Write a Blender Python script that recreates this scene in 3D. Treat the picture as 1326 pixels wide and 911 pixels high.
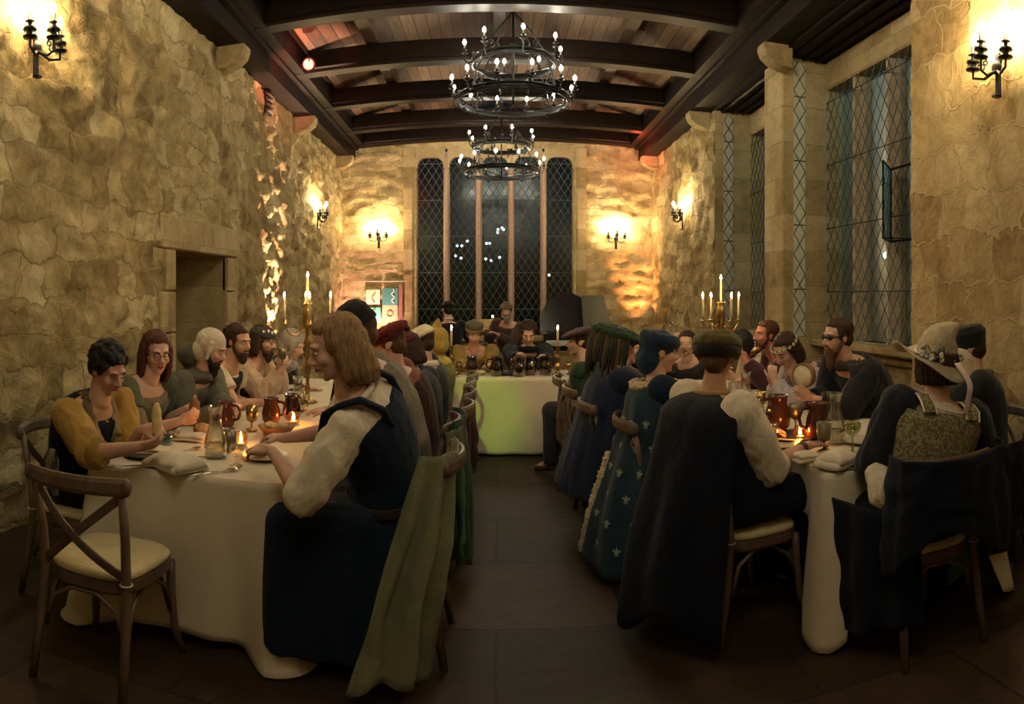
import bpy, math, random
from mathutils import Vector as V, Matrix, noise, Euler
random.seed(7)
PI = math.pi
sc = bpy.context.scene
COL = sc.collection
for o in list(bpy.data.objects): bpy.data.objects.remove(o)

# ------------------------------------------------------------------ camera (stitched cylindrical panorama)
F, CX, HY, EYE = 900.0, 645.0, 383.0, 1.57
W_, H_ = 1326.0, 911.0
cam = bpy.data.cameras.new('camera')
cam.type = 'PANO'
cam.panorama_type = 'CENTRAL_CYLINDRICAL'
cam.central_cylindrical_radius = 1.0
cam.central_cylindrical_range_u_min = -CX / F
cam.central_cylindrical_range_u_max = (W_ - CX) / F
cam.central_cylindrical_range_v_min = -(H_ - HY) / F
cam.central_cylindrical_range_v_max = HY / F
cam.clip_start = 0.05
cam_o = bpy.data.objects.new('camera', cam); COL.objects.link(cam_o)
cam_o.location = (0, 0, EYE); cam_o.rotation_euler = (PI / 2, 0, 0)
sc.camera = cam_o

# ------------------------------------------------------------------ colour management, world
sc.view_settings.view_transform = 'Standard'
sc.view_settings.look = 'None'
sc.view_settings.gamma = 1.0
sc.view_settings.use_curve_mapping = False
sc.view_settings.exposure = 0.35
cy = sc.cycles
cy.use_denoising = True
cy.max_bounces = 6; cy.diffuse_bounces = 3; cy.glossy_bounces = 3; cy.transmission_bounces = 5
cy.transparent_max_bounces = 8; cy.caustics_reflective = False; cy.caustics_refractive = False
cy.sample_clamp_indirect = 4.0; cy.sample_clamp_direct = 0.0
cy.use_light_tree = True
cy.use_adaptive_sampling = True; cy.adaptive_threshold = 0.02
world = bpy.data.worlds.new('night'); sc.world = world; world.use_nodes = True
bg = world.node_tree.nodes['Background']
bg.inputs[0].default_value = (0.006, 0.012, 0.016, 1); bg.inputs[1].default_value = 0.6

# light strengths (tune here)
S_SCONCE = 1020.0
S_CHAND = 330.0
S_CANDLE = 420.0
S_VOTIVE = 300.0

def lamp(name, kind, loc, energy, color, size=0.05, aim=None, angle=60, blend=0.5, parent=None):
    l = bpy.data.lights.new(name, kind); l.energy = energy; l.color = color
    if kind in ('POINT', 'SPOT'): l.shadow_soft_size = size
    if kind == 'SPOT': l.spot_size = math.radians(angle); l.spot_blend = blend
    if kind == 'AREA': l.size = size
    o = bpy.data.objects.new(name, l); COL.objects.link(o); o.location = loc
    if aim is not None: o.rotation_euler = (V(aim) - V(loc)).to_track_quat('-Z', 'Y').to_euler()
    return o

# ------------------------------------------------------------------ geometry helpers
def xl(y): return -(2.95 + 0.02 * y)       # left wall
XR = 3.2; YB = 14.2                        # right wall, far wall
def world_pt(px, py, z):                   # a measured picture position on a plane of height z
    r = (EYE - z) * F / (py - HY); t = (px - CX) / F
    return V((r * math.sin(t), r * math.cos(t), z))

def frame(d, up=(0, 0, 1)):
    d = V(d).normalized(); u = V(up)
    if abs(d.dot(u.normalized())) > 0.98: u = V((0, 1, 0)) if abs(d.y) < 0.9 else V((1, 0, 0))
    r = d.cross(u).normalized(); u = r.cross(d).normalized()
    return r, u, d

class MB:
    def __init__(s): s.v = []; s.f = []; s.sm = []; s.mi = []
    def add(s, vs, fs, smooth=True, m=0):
        b = len(s.v); s.v += [V(p) for p in vs]
        for f in fs: s.f.append(tuple(b + i for i in f)); s.sm.append(smooth); s.mi.append(m)
        return s
    def box(s, c, size, R=None, m=0, bev=0.0):
        x, y, z = [k / 2 for k in size]; c = V(c)
        if bev > 0:
            b = min(bev, x * .9, y * .9, z * .9); vs = []; 
            for sx in (-1, 1):
                for sy in (-1, 1):
                    for sz in (-1, 1):
                        vs += [(sx * x, sy * (y - b), sz * (z - b)), (sx * (x - b), sy * y, sz * (z - b)), (sx * (x - b), sy * (y - b), sz * z)]
            def i(a, b_, c_, k): return ((a > 0) * 4 + (b_ > 0) * 2 + (c_ > 0)) * 3 + k
            fs = []
            for a in (-1, 1):
                fs.append([i(a, -1, -1, 0), i(a, 1, -1, 0), i(a, 1, 1, 0), i(a, -1, 1, 0)])
                fs.append([i(-1, a, -1, 1), i(-1, a, 1, 1), i(1, a, 1, 1), i(1, a, -1, 1)])
                fs.append([i(-1, -1, a, 2), i(1, -1, a, 2), i(1, 1, a, 2), i(-1, 1, a, 2)])
                for b2 in (-1, 1):
                    fs.append([i(a, b2, -1, 0), i(a, b2, 1, 0), i(a, b2, 1, 1), i(a, b2, -1, 1)])
                    fs.append([i(a, -1, b2, 0), i(a, 1, b2, 0), i(a, 1, b2, 2), i(a, -1, b2, 2)])
                    fs.append([i(-1, a, b2, 1), i(1, a, b2, 1), i(1, a, b2, 2), i(-1, a, b2, 2)])
                    for c2 in (-1, 1): fs.append([i(a, b2, c2, 0), i(a, b2, c2, 1), i(a, b2, c2, 2)])
        else:
            vs = [(sx * x, sy * y, sz * z) for sx in (-1, 1) for sy in (-1, 1) for sz in (-1, 1)]
            fs = [(0, 1, 3, 2), (4, 6, 7, 5), (0, 4, 5, 1), (2, 3, 7, 6), (0, 2, 6, 4), (1, 5, 7, 3)]
        vs = [V(p) for p in vs]
        if R is not None: vs = [R @ p for p in vs]
        return s.add([p + c for p in vs], fs, False, m)
    def tube(s, pts, r, n=8, caps=True, m=0, flat=None, up=(0, 0, 1), sq=False):
        pts = [V(p) for p in pts]; k = len(pts)
        rs = [r] * k if not isinstance(r, (list, tuple)) else r
        vs = []; u = None
        for i, p in enumerate(pts):
            d = (pts[min(i + 1, k - 1)] - pts[max(i - 1, 0)])
            if d.length < 1e-6: d = V((0, 0, 1))
            d.normalize()
            if u is None or flat is not None: rt, u, d = frame(d, up)
            else:
                u = (u - d * u.dot(d))
                if u.length < 1e-4: rt, u, d = frame(d)
                u.normalize(); rt = d.cross(u).normalized()
            fa, fb = flat if flat else (1, 1)
            for j in range(n):
                a = 2 * PI * (j + (.5 if sq else 0)) / n
                ca, sa = math.cos(a), math.sin(a)
                if sq: ca = max(-.72, min(.72, ca)) / .72; sa = max(-.72, min(.72, sa)) / .72
                vs.append(p + rt * (ca * rs[i] * fa) + u * (sa * rs[i] * fb))
        fs = []
        for i in range(k - 1):
            for j in range(n):
                a, b = i * n + j, i * n + (j + 1) % n
                fs.append((a, b, b + n, a + n))
        if caps: fs += [tuple(range(n - 1, -1, -1)), tuple(range((k - 1) * n, k * n))]
        return s.add(vs, fs, n > 6 and not sq, m)
    def lathe(s, c, prof, n=20, M=None, m=0, wob=None):
        c = V(c); vs = []; fs = []; k = len(prof)
        for (r, z) in prof:
            for j in range(n):
                a = 2 * PI * j / n; rr = max(r, 1e-4)
                if wob: rr *= wob(a, z)
                p = V((rr * math.cos(a), rr * math.sin(a), z))
                vs.append((M @ p if M is not None else p) + c)
        for i in range(k - 1):
            for j in range(n):
                a, b = i * n + j, i * n + (j + 1) % n
                fs.append((a, b, b + n, a + n))
        closed = prof[0] == prof[-1]
        if prof[0][0] > 1e-3 and not closed: fs.append(tuple(range(n - 1, -1, -1)))
        if prof[-1][0] > 1e-3 and not closed: fs.append(tuple(range((k - 1) * n, k * n)))
        return s.add(vs, fs, True, m)
    def ell(s, c, r, R=None, seg=16, ring=10, m=0):
        if not isinstance(r, (tuple, list)): r = (r, r, r)
        vs = []; fs = []; c = V(c)
        for i in range(ring + 1):
            t = PI * i / ring
            for j in range(seg):
                a = 2 * PI * j / seg; q = max(math.sin(t), 1e-4)
                p = V((r[0] * q * math.cos(a), r[1] * q * math.sin(a), -r[2] * math.cos(t)))
                vs.append((R @ p if R is not None else p) + c)
        for i in range(ring):
            for j in range(seg):
                a, b = i * seg + j, i * seg + (j + 1) % seg
                fs.append((a, b, b + seg, a + seg))
        fs += [tuple(range(seg - 1, -1, -1)), tuple(range(ring * seg, (ring + 1) * seg))]
        return s.add(vs, fs, True, m)
    def torus(s, c, R_, r, n=32, k=8, M=None, m=0, a0=0, a1=2 * PI, rz=None):
        c = V(c); pts = []; closed = abs(a1 - a0 - 2 * PI) < 1e-6
        vs = []; fs = []; N = n if closed else n + 1
        for i in range(N):
            a = a0 + (a1 - a0) * i / n
            for j in range(k):
                b = 2 * PI * j / k
                q = R_ + r * math.cos(b)
                p = V((q * math.cos(a), q * math.sin(a), (rz or r) * math.sin(b)))
                vs.append((M @ p if M is not None else p) + c)
        for i in range(n if closed else n):
            for j in range(k):
                i2 = (i + 1) % N
                fs.append((i * k + j, i2 * k + j, i2 * k + (j + 1) % k, i * k + (j + 1) % k))
        return s.add(vs, fs, True, m)
    def prism(s, poly, z0, z1, M=None, smooth=False, m=0):
        n = len(poly)
        vs = [V((x, y, z0)) for x, y in poly] + [V((x, y, z1)) for x, y in poly]
        if M is not None: vs = [M @ p for p in vs]
        fs = [tuple(range(n - 1, -1, -1)), tuple(range(n, 2 * n))] + [(i, (i + 1) % n, n + (i + 1) % n, n + i) for i in range(n)]
        return s.add(vs, fs, smooth, m)
    def sheet(s, g, thick=0.006, m=0):                     # grid of points -> closed shell
        nu, nv = len(g), len(g[0]); nrm = []
        for i in range(nu):
            row = []
            for j in range(nv):
                a = g[min(i + 1, nu - 1)][j] - g[max(i - 1, 0)][j]; b = g[i][min(j + 1, nv - 1)] - g[i][max(j - 1, 0)]
                c = a.cross(b); row.append(c.normalized() if c.length > 1e-9 else V((0, 0, 1)))
            nrm.append(row)
        vs = [g[i][j] + nrm[i][j] * (k * thick / 2) for k in (1, -1) for i in range(nu) for j in range(nv)]
        N = nu * nv; fs = []
        for i in range(nu - 1):
            for j in range(nv - 1):
                a = i * nv + j; fs.append((a, a + nv, a + nv + 1, a + 1)); fs.append((N + a, N + a + 1, N + a + nv + 1, N + a + nv))
        for i in range(nu - 1):
            a = i * nv; fs.append((a, N + a, N + a + nv, a + nv)); a += nv - 1; fs.append((a, a + nv, N + a + nv, N + a))
        for j in range(nv - 1):
            a = j; fs.append((a, a + 1, N + a + 1, N + a)); a = (nu - 1) * nv + j; fs.append((a, N + a, N + a + 1, a + 1))
        return s.add(vs, fs, True, m)
    def loft(s, secs, n=20, m=0):                          # secs: (centre, right, fwd, rx, ry)
        vs = []
        for (c, rt, fw, rx, ry) in secs:
            for j in range(n):
                a = 2 * PI * j / n
                vs.append(c + rt * (rx * math.cos(a)) + fw * (ry * math.sin(a)))
        k = len(secs)
        fs = [(i * n + j, i * n + (j + 1) % n, (i + 1) * n + (j + 1) % n, (i + 1) * n + j) for i in range(k - 1) for j in range(n)]
        fs += [tuple(range(n - 1, -1, -1)), tuple(range((k - 1) * n, k * n))]
        return s.add(vs, fs, True, m)
    def join(s, o, M=None):
        b = len(s.v); s.v += [(M @ p if M is not None else p) for p in o.v]
        s.f += [tuple(b + i for i in f) for f in o.f]; s.sm += o.sm; s.mi += o.mi
        return s
    def mesh(s, name):
        me = bpy.data.meshes.new(name); me.from_pydata([tuple(p) for p in s.v], [], s.f)
        me.polygons.foreach_set('use_smooth', s.sm); me.polygons.foreach_set('material_index', s.mi)
        me.update(); return me
    def build(s, name, mat, parent=None, fix=True):
        me = s.mesh(name)
        if fix:
            import bmesh
            bm = bmesh.new(); bm.from_mesh(me); bmesh.ops.recalc_face_normals(bm, faces=bm.faces); bm.to_mesh(me); bm.free()
        for mt in (mat if isinstance(mat, (list, tuple)) else [mat]): me.materials.append(mt)
        o = bpy.data.objects.new(name, me); COL.objects.link(o); o.parent = parent
        return o
    def vox(s, size, it=3, name='v'):                      # weld the overlapping pieces into one continuous surface
        me = s.mesh('tmp'); o = bpy.data.objects.new('tmp', me); COL.objects.link(o)
        md = o.modifiers.new('r', 'REMESH'); md.mode = 'VOXEL'; md.voxel_size = size; md.use_smooth_shade = True
        if it:
            ms = o.modifiers.new('s', 'SMOOTH'); ms.factor = .5; ms.iterations = it
        dg = bpy.context.evaluated_depsgraph_get(); ev = o.evaluated_get(dg); m2 = bpy.data.meshes.new_from_object(ev)
        bpy.data.objects.remove(o); bpy.data.meshes.remove(me)
        return m2

def link_mesh(me, name, mat, parent=None, disp=None):
    me.name = name; me.materials.clear()
    for mt in (mat if isinstance(mat, (list, tuple)) else [mat]): me.materials.append(mt)
    if disp:
        nr = [v.normal.copy() for v in me.vertices]
        for v, n_ in zip(me.vertices, nr): v.co = v.co + n_ * disp(v.co)
        me.update()
    o = bpy.data.objects.new(name, me); COL.objects.link(o); o.parent = parent
    return o

def thing(name, label, cat, loc=(0, 0, 0), rz=0.0, group=None):
    o = bpy.data.objects.new(name, None); COL.objects.link(o); o.location = loc; o.rotation_euler = (0, 0, rz)
    o.empty_display_size = .1
    o['label'] = label; o['category'] = cat
    if group: o['group'] = group
    return o
def tag(o, label, cat, group=None):
    o['label'] = label; o['category'] = cat
    if group: o['group'] = group
    return o
def struct(o): o['kind'] = 'structure'; return o
def dup(root, loc, rz=0.0, label=None, group=None, scale=None):
    r = root.copy(); COL.objects.link(r); r.location = loc; r.rotation_euler = (0, 0, rz)
    if label: r['label'] = label
    if group: r['group'] = group
    if scale: r.scale = (scale,) * 3
    for ch in list(root.children):
        c = ch.copy(); COL.objects.link(c); c.parent = r
        for g in ch.children:
            d = g.copy(); COL.objects.link(d); d.parent = c
    return r

# ------------------------------------------------------------------ materials
def nt(name):
    m = bpy.data.materials.new(name); m.use_nodes = True; t = m.node_tree
    return m, t, t.nodes, t.links, t.nodes['Principled BSDF']
def ramp(N, stops):
    r = N.new('ShaderNodeValToRGB'); e = r.color_ramp.elements
    while len(e) < len(stops): e.new(0.5)
    for k, (p, c) in enumerate(stops): e[k].position = p; e[k].color = (*c, 1) if len(c) == 3 else c
    return r
def texco(N): return N.new('ShaderNodeTexCoord')
def noise_n(N, L, vec, scale, detail=4, rough=.55, dist=0):
    n = N.new('ShaderNodeTexNoise'); n.inputs['Scale'].default_value = scale; n.inputs['Detail'].default_value = detail
    n.inputs['Roughness'].default_value = rough; n.inputs['Distortion'].default_value = dist
    L.new(vec, n.inputs['Vector']); return n
def mixc(N, L, fac, a, b, mode='MIX'):
    m = N.new('ShaderNodeMix'); m.data_type = 'RGBA'; m.blend_type = mode
    if isinstance(fac, (int, float)): m.inputs['Factor'].default_value = fac
    else: L.new(fac, m.inputs['Factor'])
    for s_, x in (('A', a), ('B', b)):
        sk = [i for i in m.inputs if i.name == s_ and i.type == 'RGBA'][0]
        if isinstance(x, tuple): sk.default_value = (*x, 1) if len(x) == 3 else x
        else: L.new(x, sk)
    return [o for o in m.outputs if o.type == 'RGBA'][0]
def mth(N, L, op, a, b=None, clamp=False):
    m = N.new('ShaderNodeMath'); m.operation = op; m.use_clamp = clamp
    for i, x in enumerate((a, b)):
        if x is None: continue
        if isinstance(x, (int, float)): m.inputs[i].default_value = x
        else: L.new(x, m.inputs[i])
    return m.outputs[0]
def bump(N, L, h, bsdf, strength=.3, dist=.01):
    b = N.new('ShaderNodeBump'); b.inputs['Strength'].default_value = strength; b.inputs['Distance'].default_value = dist
    L.new(h, b.inputs['Height']); L.new(b.outputs[0], bsdf.inputs['Normal'])

_mc = {}
def mat(name, col, rough=.6, metal=0.0, var=.15, scale=20, bs=.15, bd=.004, sheen=0, spec=.4, coat=0):
    key = (name, tuple(col))
    if key in _mc: return _mc[key]
    m, t, N, L, B = nt(name)
    tc = texco(N); n = noise_n(N, L, tc.outputs['Object'], scale)
    a = tuple(max(0, c * (1 - var)) for c in col); b = tuple(min(1, c * (1 + var)) for c in col)
    r = ramp(N, [(.3, a), (.7, b)]); L.new(n.outputs['Fac'], r.inputs[0]); L.new(r.outputs[0], B.inputs['Base Color'])
    B.inputs['Roughness'].default_value = rough; B.inputs['Metallic'].default_value = metal
    B.inputs['Specular IOR Level'].default_value = spec
    if sheen: B.inputs['Sheen Weight'].default_value = sheen
    if coat: B.inputs['Coat Weight'].default_value = coat
    if bs: bump(N, L, n.outputs['Fac'], B, bs, bd)
    _mc[key] = m; return m
def fabric(name, col, rough=.85, var=.18, weave=350, sheen=.15, wrinkle=5.0):
    key = ('fab' + name, tuple(col))
    if key in _mc: return _mc[key]
    m, t, N, L, B = nt(name)
    tc = texco(N); n = noise_n(N, L, tc.outputs['Object'], 9, 5); w = noise_n(N, L, tc.outputs['Object'], weave, 1)
    a = tuple(max(0, c * (1 - var)) for c in col); b = tuple(min(1, c * (1 + var)) for c in col)
    r = ramp(N, [(.3, a), (.7, b)]); L.new(n.outputs['Fac'], r.inputs[0]); L.new(r.outputs[0], B.inputs['Base Color'])
    B.inputs['Roughness'].default_value = rough; B.inputs['Specular IOR Level'].default_value = .2
    B.inputs['Sheen Weight'].default_value = sheen
    wr = noise_n(N, L, tc.outputs['Object'], 16, 3, .5, 1.6)
    bump(N, L, mth(N, L, 'ADD', mth(N, L, 'MULTIPLY', wr.outputs['Fac'], wrinkle), w.outputs['Fac']), B, .45, .004)
    _mc[key] = m; return m
def emit(name, col, strength):
    key = ('em' + name, tuple(col), strength)
    if key in _mc: return _mc[key]
    m, t, N, L, B = nt(name)
    B.inputs['Base Color'].default_value = (*col, 1); B.inputs['Emission Color'].default_value = (*col, 1)
    B.inputs['Emission Strength'].default_value = strength
    _mc[key] = m; return m
def glass(name, col=(1, 1, 1), rough=.02, alpha=.72, fmin=.05):
    key = ('gl' + name, tuple(col))
    if key in _mc: return _mc[key]
    m, t, N, L, B = nt(name)
    N.remove(B); out = [x for x in N if x.type == 'OUTPUT_MATERIAL'][0]
    tr = N.new('ShaderNodeBsdfTransparent'); tr.inputs[0].default_value = (*col, 1)
    gl = N.new('ShaderNodeBsdfGlossy'); gl.inputs['Roughness'].default_value = rough; gl.inputs[0].default_value = (1, 1, 1, 1)
    fr = N.new('ShaderNodeLayerWeight'); fr.inputs[0].default_value = .35
    f2 = mth(N, L, 'ADD', mth(N, L, 'MULTIPLY', fr.outputs['Facing'], .85 if fmin > .03 else .4), max(fmin, 1 - alpha - .2), True)
    mx = N.new('ShaderNodeMixShader'); L.new(f2, mx.inputs[0]); L.new(tr.outputs[0], mx.inputs[1]); L.new(gl.outputs[0], mx.inputs[2])
    L.new(mx.outputs[0], out.inputs[0]); _mc[key] = m; return m
def wood(name, c1, c2, scale=(1, 1, 1), rough=.5, axis='X', ws=6, bs=.2):
    key = ('wd' + name, tuple(c1))
    if key in _mc: return _mc[key]
    m, t, N, L, B = nt(name); tc = texco(N); mp = N.new('ShaderNodeMapping'); L.new(tc.outputs['Object'], mp.inputs[0]); mp.inputs['Scale'].default_value = scale
    w = noise_n(N, L, mp.outputs[0], ws, 6, .65, 1.2)
    r = ramp(N, [(.25, c1), (.75, c2)]); L.new(w.outputs['Fac'], r.inputs[0]); L.new(r.outputs[0], B.inputs['Base Color'])
    B.inputs['Roughness'].default_value = rough; bump(N, L, w.outputs['Fac'], B, bs, .004)
    _mc[key] = m; return m
def stone(name, ax, base, dark, pale, brick=(.62, .33), jit=.10, mortar=.018, mortar_col=(.4, .33, .2), rough_amt=.5, raised=False, rubble=None):
    m, t, N, L, B = nt(name); tc = texco(N); sp = N.new('ShaderNodeSeparateXYZ'); L.new(tc.outputs['Object'], sp.inputs[0])
    nz = noise_n(N, L, tc.outputs['Object'], 1.7, 3, .6)
    nz2 = noise_n(N, L, tc.outputs['Object'], 7.0, 2, .6)
    sv = N.new('ShaderNodeSeparateColor'); L.new(nz.outputs['Color'], sv.inputs[0])
    sv2 = N.new('ShaderNodeSeparateColor'); L.new(nz2.outputs['Color'], sv2.inputs[0])
    def off(src, src2, amt): return mth(N, L, 'ADD', mth(N, L, 'MULTIPLY', mth(N, L, 'SUBTRACT', src, .5), amt * 4), mth(N, L, 'MULTIPLY', mth(N, L, 'SUBTRACT', src2, .5), amt * .7))
    u = mth(N, L, 'ADD', sp.outputs[ax], off(sv.outputs[0], sv2.outputs[0], jit)); z = mth(N, L, 'ADD', sp.outputs[2], off(sv.outputs[1], sv2.outputs[1], jit * .8))
    cb = N.new('ShaderNodeCombineXYZ'); L.new(u, cb.inputs[0]); L.new(z, cb.inputs[1])
    br = N.new('ShaderNodeTexBrick'); L.new(cb.outputs[0], br.inputs['Vector'])
    br.inputs['Scale'].default_value = 1; br.inputs['Brick Width'].default_value = brick[0]; br.inputs['Row Height'].default_value = brick[1]
    br.inputs['Mortar Size'].default_value = mortar; br.inputs['Mortar Smooth'].default_value = .35
    br.inputs['Color1'].default_value = (0, 0, 0, 1); br.inputs['Color2'].default_value = (1, 1, 1, 1); br.inputs['Mortar'].default_value = (.5, .5, .5, 1)
    br.offset_frequency = 2; br.squash = .7; br.squash_frequency = 3
    sb = N.new('ShaderNodeSeparateColor'); L.new(br.outputs['Color'], sb.inputs[0])
    big = noise_n(N, L, tc.outputs['Object'], 1.1, 5, .6); fine = noise_n(N, L, tc.outputs['Object'], 22, 6, .7); mid = noise_n(N, L, tc.outputs['Object'], 5, 6, .65, .6)
    val = mth(N, L, 'ADD', mth(N, L, 'MULTIPLY', sb.outputs[0], .30), mth(N, L, 'ADD', mth(N, L, 'MULTIPLY', mid.outputs['Fac'], .65), mth(N, L, 'MULTIPLY', big.outputs['Fac'], .42)))
    r = ramp(N, [(.42, dark), (.68, base), (.92, pale)]); L.new(val, r.inputs[0])
    c = mixc(N, L, mth(N, L, 'MULTIPLY', br.outputs['Fac'], .65), r.outputs[0], mortar_col)
    c = mixc(N, L, .5, c, ramp_out(N, L, fine.outputs['Fac'], [(.25, (.55, .5, .42)), (.65, (1.0, 1.0, 1.0))]), 'MULTIPLY')
    L.new(c, B.inputs['Base Color']); B.inputs['Roughness'].default_value = .9; B.inputs['Specular IOR Level'].default_value = .15
    mo = mth(N, L, 'MULTIPLY', br.outputs['Fac'], .7 if raised else -.8)
    h = mth(N, L, 'ADD', mth(N, L, 'ADD', mo, mth(N, L, 'MULTIPLY', mid.outputs['Fac'], 1.3 * rough_amt)), mth(N, L, 'ADD', mth(N, L, 'MULTIPLY', fine.outputs['Fac'], .5 * rough_amt), mth(N, L, 'MULTIPLY', sb.outputs[0], .3)))
    bump(N, L, h, B, .8, .035)
    return m
def ramp_out(N, L, src, stops):
    r = ramp(N, stops); L.new(src, r.inputs[0]); return r.outputs[0]

M_dress = stone('dressed_stone', 1, (.34, .26, .13), (.19, .135, .06), (.46, .37, .21), (.7, .42), .02, .006, (.33, .26, .15), .25)
M_left = stone('rubble_stone_left', 1, (.33, .25, .115), (.12, .080, .032), (.52, .43, .24), (.46, .26), .14, .012, (.27, .205, .10), 1.35)
M_back = stone('rubble_stone_back', 0, (.44, .35, .18), (.22, .155, .07), (.60, .50, .29), (.5, .19), .12, .010, (.42, .34, .2), 1.2)
M_right = stone('coursed_stone_right', 1, (.33, .235, .105), (.16, .098, .036), (.48, .37, .19), (.46, .34), .17, .011, (.42, .32, .17), .9, True)
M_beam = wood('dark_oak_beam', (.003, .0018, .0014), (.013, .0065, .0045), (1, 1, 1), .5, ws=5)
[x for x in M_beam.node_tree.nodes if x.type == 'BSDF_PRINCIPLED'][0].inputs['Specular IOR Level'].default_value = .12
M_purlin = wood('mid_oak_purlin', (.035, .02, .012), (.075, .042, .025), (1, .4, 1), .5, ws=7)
M_iron = mat('black_iron', (.018, .018, .018), .45, .85, .2)
M_brass = mat('aged_brass', (.42, .28, .10), .28, 1.0, .25, 30)
M_wax = mat('candle_wax', (.80, .66, .38), .5, 0, .05)
M_linen = fabric('cream_linen', (.66, .57, .42), .8, .04, 260, wrinkle=.8)
M_chair = wood('weathered_wood', (.065, .040, .024), (.19, .125, .078), (1, 1, .25), .45, ws=14)
M_cush = fabric('cream_cushion', (.62, .52, .28), .85, .08)
M_steel = mat('cutlery_steel', (.5, .47, .42), .25, 1.0, .1)
M_glass = glass('clear_glass', (.96, .97, .94))
M_leather = mat('brown_leather', (.08, .035, .02), .5)
M_black = fabric('black_cloth', (.012, .012, .014), .9)
M_white = fabric('white_linen_shirt', (.66, .58, .44), .85, .06)
FLAME = emit('candle_flame', (1.0, .62, .25), S_CANDLE)
# ------------------------------------------------------------------ the room
def rough_wall(name, ax, fix, a0, a1, z0, z1, m, amp=.035, step=.045, hole=None, sgn=1, freq=3.2, coarse=0):
    """grid wall with real relief. ax: 1 = runs along y (fix(y) gives x), 0 = runs along x. coarse leaves relief alone."""
    nu = int((a1 - a0) / step); nv = int((z1 - z0) / step); vs = []; fs = []
    def skip(u, z): return hole and any(h[0] < u < h[1] and h[2] < z < h[3] for h in hole)
    us = [a0 + (a1 - a0) * i / nu for i in range(nu + 1)]; zs = [z0 + (z1 - z0) * j / nv for j in range(nv + 1)]
    if hole:
        for h in hole:
            for arr, vals in ((us, h[:2]), (zs, h[2:])):
                for q in vals:
                    k = min(range(len(arr)), key=lambda i: abs(arr[i] - q)); arr[k] = q
    for u in us:
        for z in zs:
            f = fix(u)
            p = V((f, u, z)) if ax else V((u, f, z))
            q = V((p.x * freq * .6, p.y * freq, p.z * freq * 1.7)) if ax else V((p.x * freq, p.y, p.z * freq * 2.2))
            d = noise.fractal(q, .9, 2.1, 5) * amp + (abs(noise.noise(q * .5)) - .2) * amp * .8
            if hole:
                e = min(max(h[0] - u, u - h[1], h[2] - z, z - h[3]) for h in hole)
                d *= min(1, max(0, e / .15))
            if ax: p.x += sgn * d
            else: p.y += sgn * d
            vs.append(p)
    W = len(zs)
    for i in range(len(us) - 1):
        for j in range(W - 1):
            if skip((us[i] + us[i + 1]) / 2, (zs[j] + zs[j + 1]) / 2): continue
            fs.append((i * W + j, (i + 1) * W + j, (i + 1) * W + j + 1, i * W + j + 1))
    mb = MB(); mb.add(vs, fs, True); return struct(mb.build(name, m, fix=False))

Y0 = -3.0
# left wall with a deep doorway recess
DZ0, DZ1, DH = 6.05, 7.45, 2.02
rough_wall('wall_left', 1, xl, Y0, YB + .1, -.05, 4.7, M_left, .055, .038, [(DZ0, DZ1, -.1, DH)], 1, 3.6)
mb = MB()
dp = 1.1
mb.box((xl(DZ0) - dp / 2 + .01, DZ0 - .2, DH / 2), (dp, .4, DH)); mb.box((xl(DZ1) - dp / 2 + .01, DZ1 + .2, DH / 2), (dp, .4, DH))
mb.box((xl(6.7) - dp / 2, (DZ0 + DZ1) / 2, DH + .15), (dp, 2.2, .3)); mb.box((xl(6.7) - dp - .1, (DZ0 + DZ1) / 2, 1.1), (.2, 2.2, 2.3))
struct(mb.build('door_1', M_dress))
mb = MB()
for k in range(5):
    for yy, s_ in ((DZ0, -1), (DZ1, 1)):
        w = .30 if k % 2 else .20
        mb.box((xl(yy) + .012, yy + s_ * (w / 2), .2 + k * .405), (.08, w, .39), bev=.012)
mb.box((xl(6.7) + .012, (DZ0 + DZ1) / 2, DH + .17), (.08, 1.95, .33), bev=.015)
struct(mb.build('trim_1', M_dress))
# far wall around the tall window
WX0, WX1, WZ0, WZ1 = -1.66, 1.53, .75, 4.42
rough_wall('wall_back', 0, lambda x: YB, -3.6, 3.6, -.05, 5.3, M_back, .05, .045, [(WX0 - .02, WX1 + .02, WZ0, WZ1 + .16)], -1, 3.0)
# right wall: near pier, bay, pier, bay, wall
B1a, B1b, B2a, B2b = 4.73, 7.40, 7.95, 9.95
XW = 3.82
rough_wall('wall_right', 1, lambda y: XR, Y0, B1a, -.05, 4.9, M_right, .018, .05, None, -1, 1.6)
rough_wall('wall_right', 1, lambda y: XR, B2b, YB + .1, -.05, 4.7, M_left, .04, .045, None, -1)
mb = MB(); mb.box((XR + .41, (B1b + B2a) / 2, 2.15), (.82, B2a - B1b, 4.42), bev=.02); struct(mb.build('wall_right', M_dress))
mb = MB(); mb.box((XR + .4, B1a - .21, 2.2), (.78, .4, 4.5)); mb.box((XR + .4, B2b + .2, 2.2), (.78, .4, 4.5)); struct(mb.build('wall_right', M_dress))
for a, b in ((B1a, B1b), (B2a, B2b)):
    mb = MB(); mb.box((XW + .2, (a + b) / 2, .5), (.4, b - a, 1.0)); struct(mb.build('wall_right', M_left))
    mb = MB()
    mb.box((XW - .12, (a + b) / 2, 1.03), (.3, b - a - .02, .09), bev=.02)
    mb.box((XW - .02, (a + b) / 2, .93), (.16, b - a - .02, .12), bev=.02)
    struct(mb.build('trim_2', M_dress))
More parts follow.
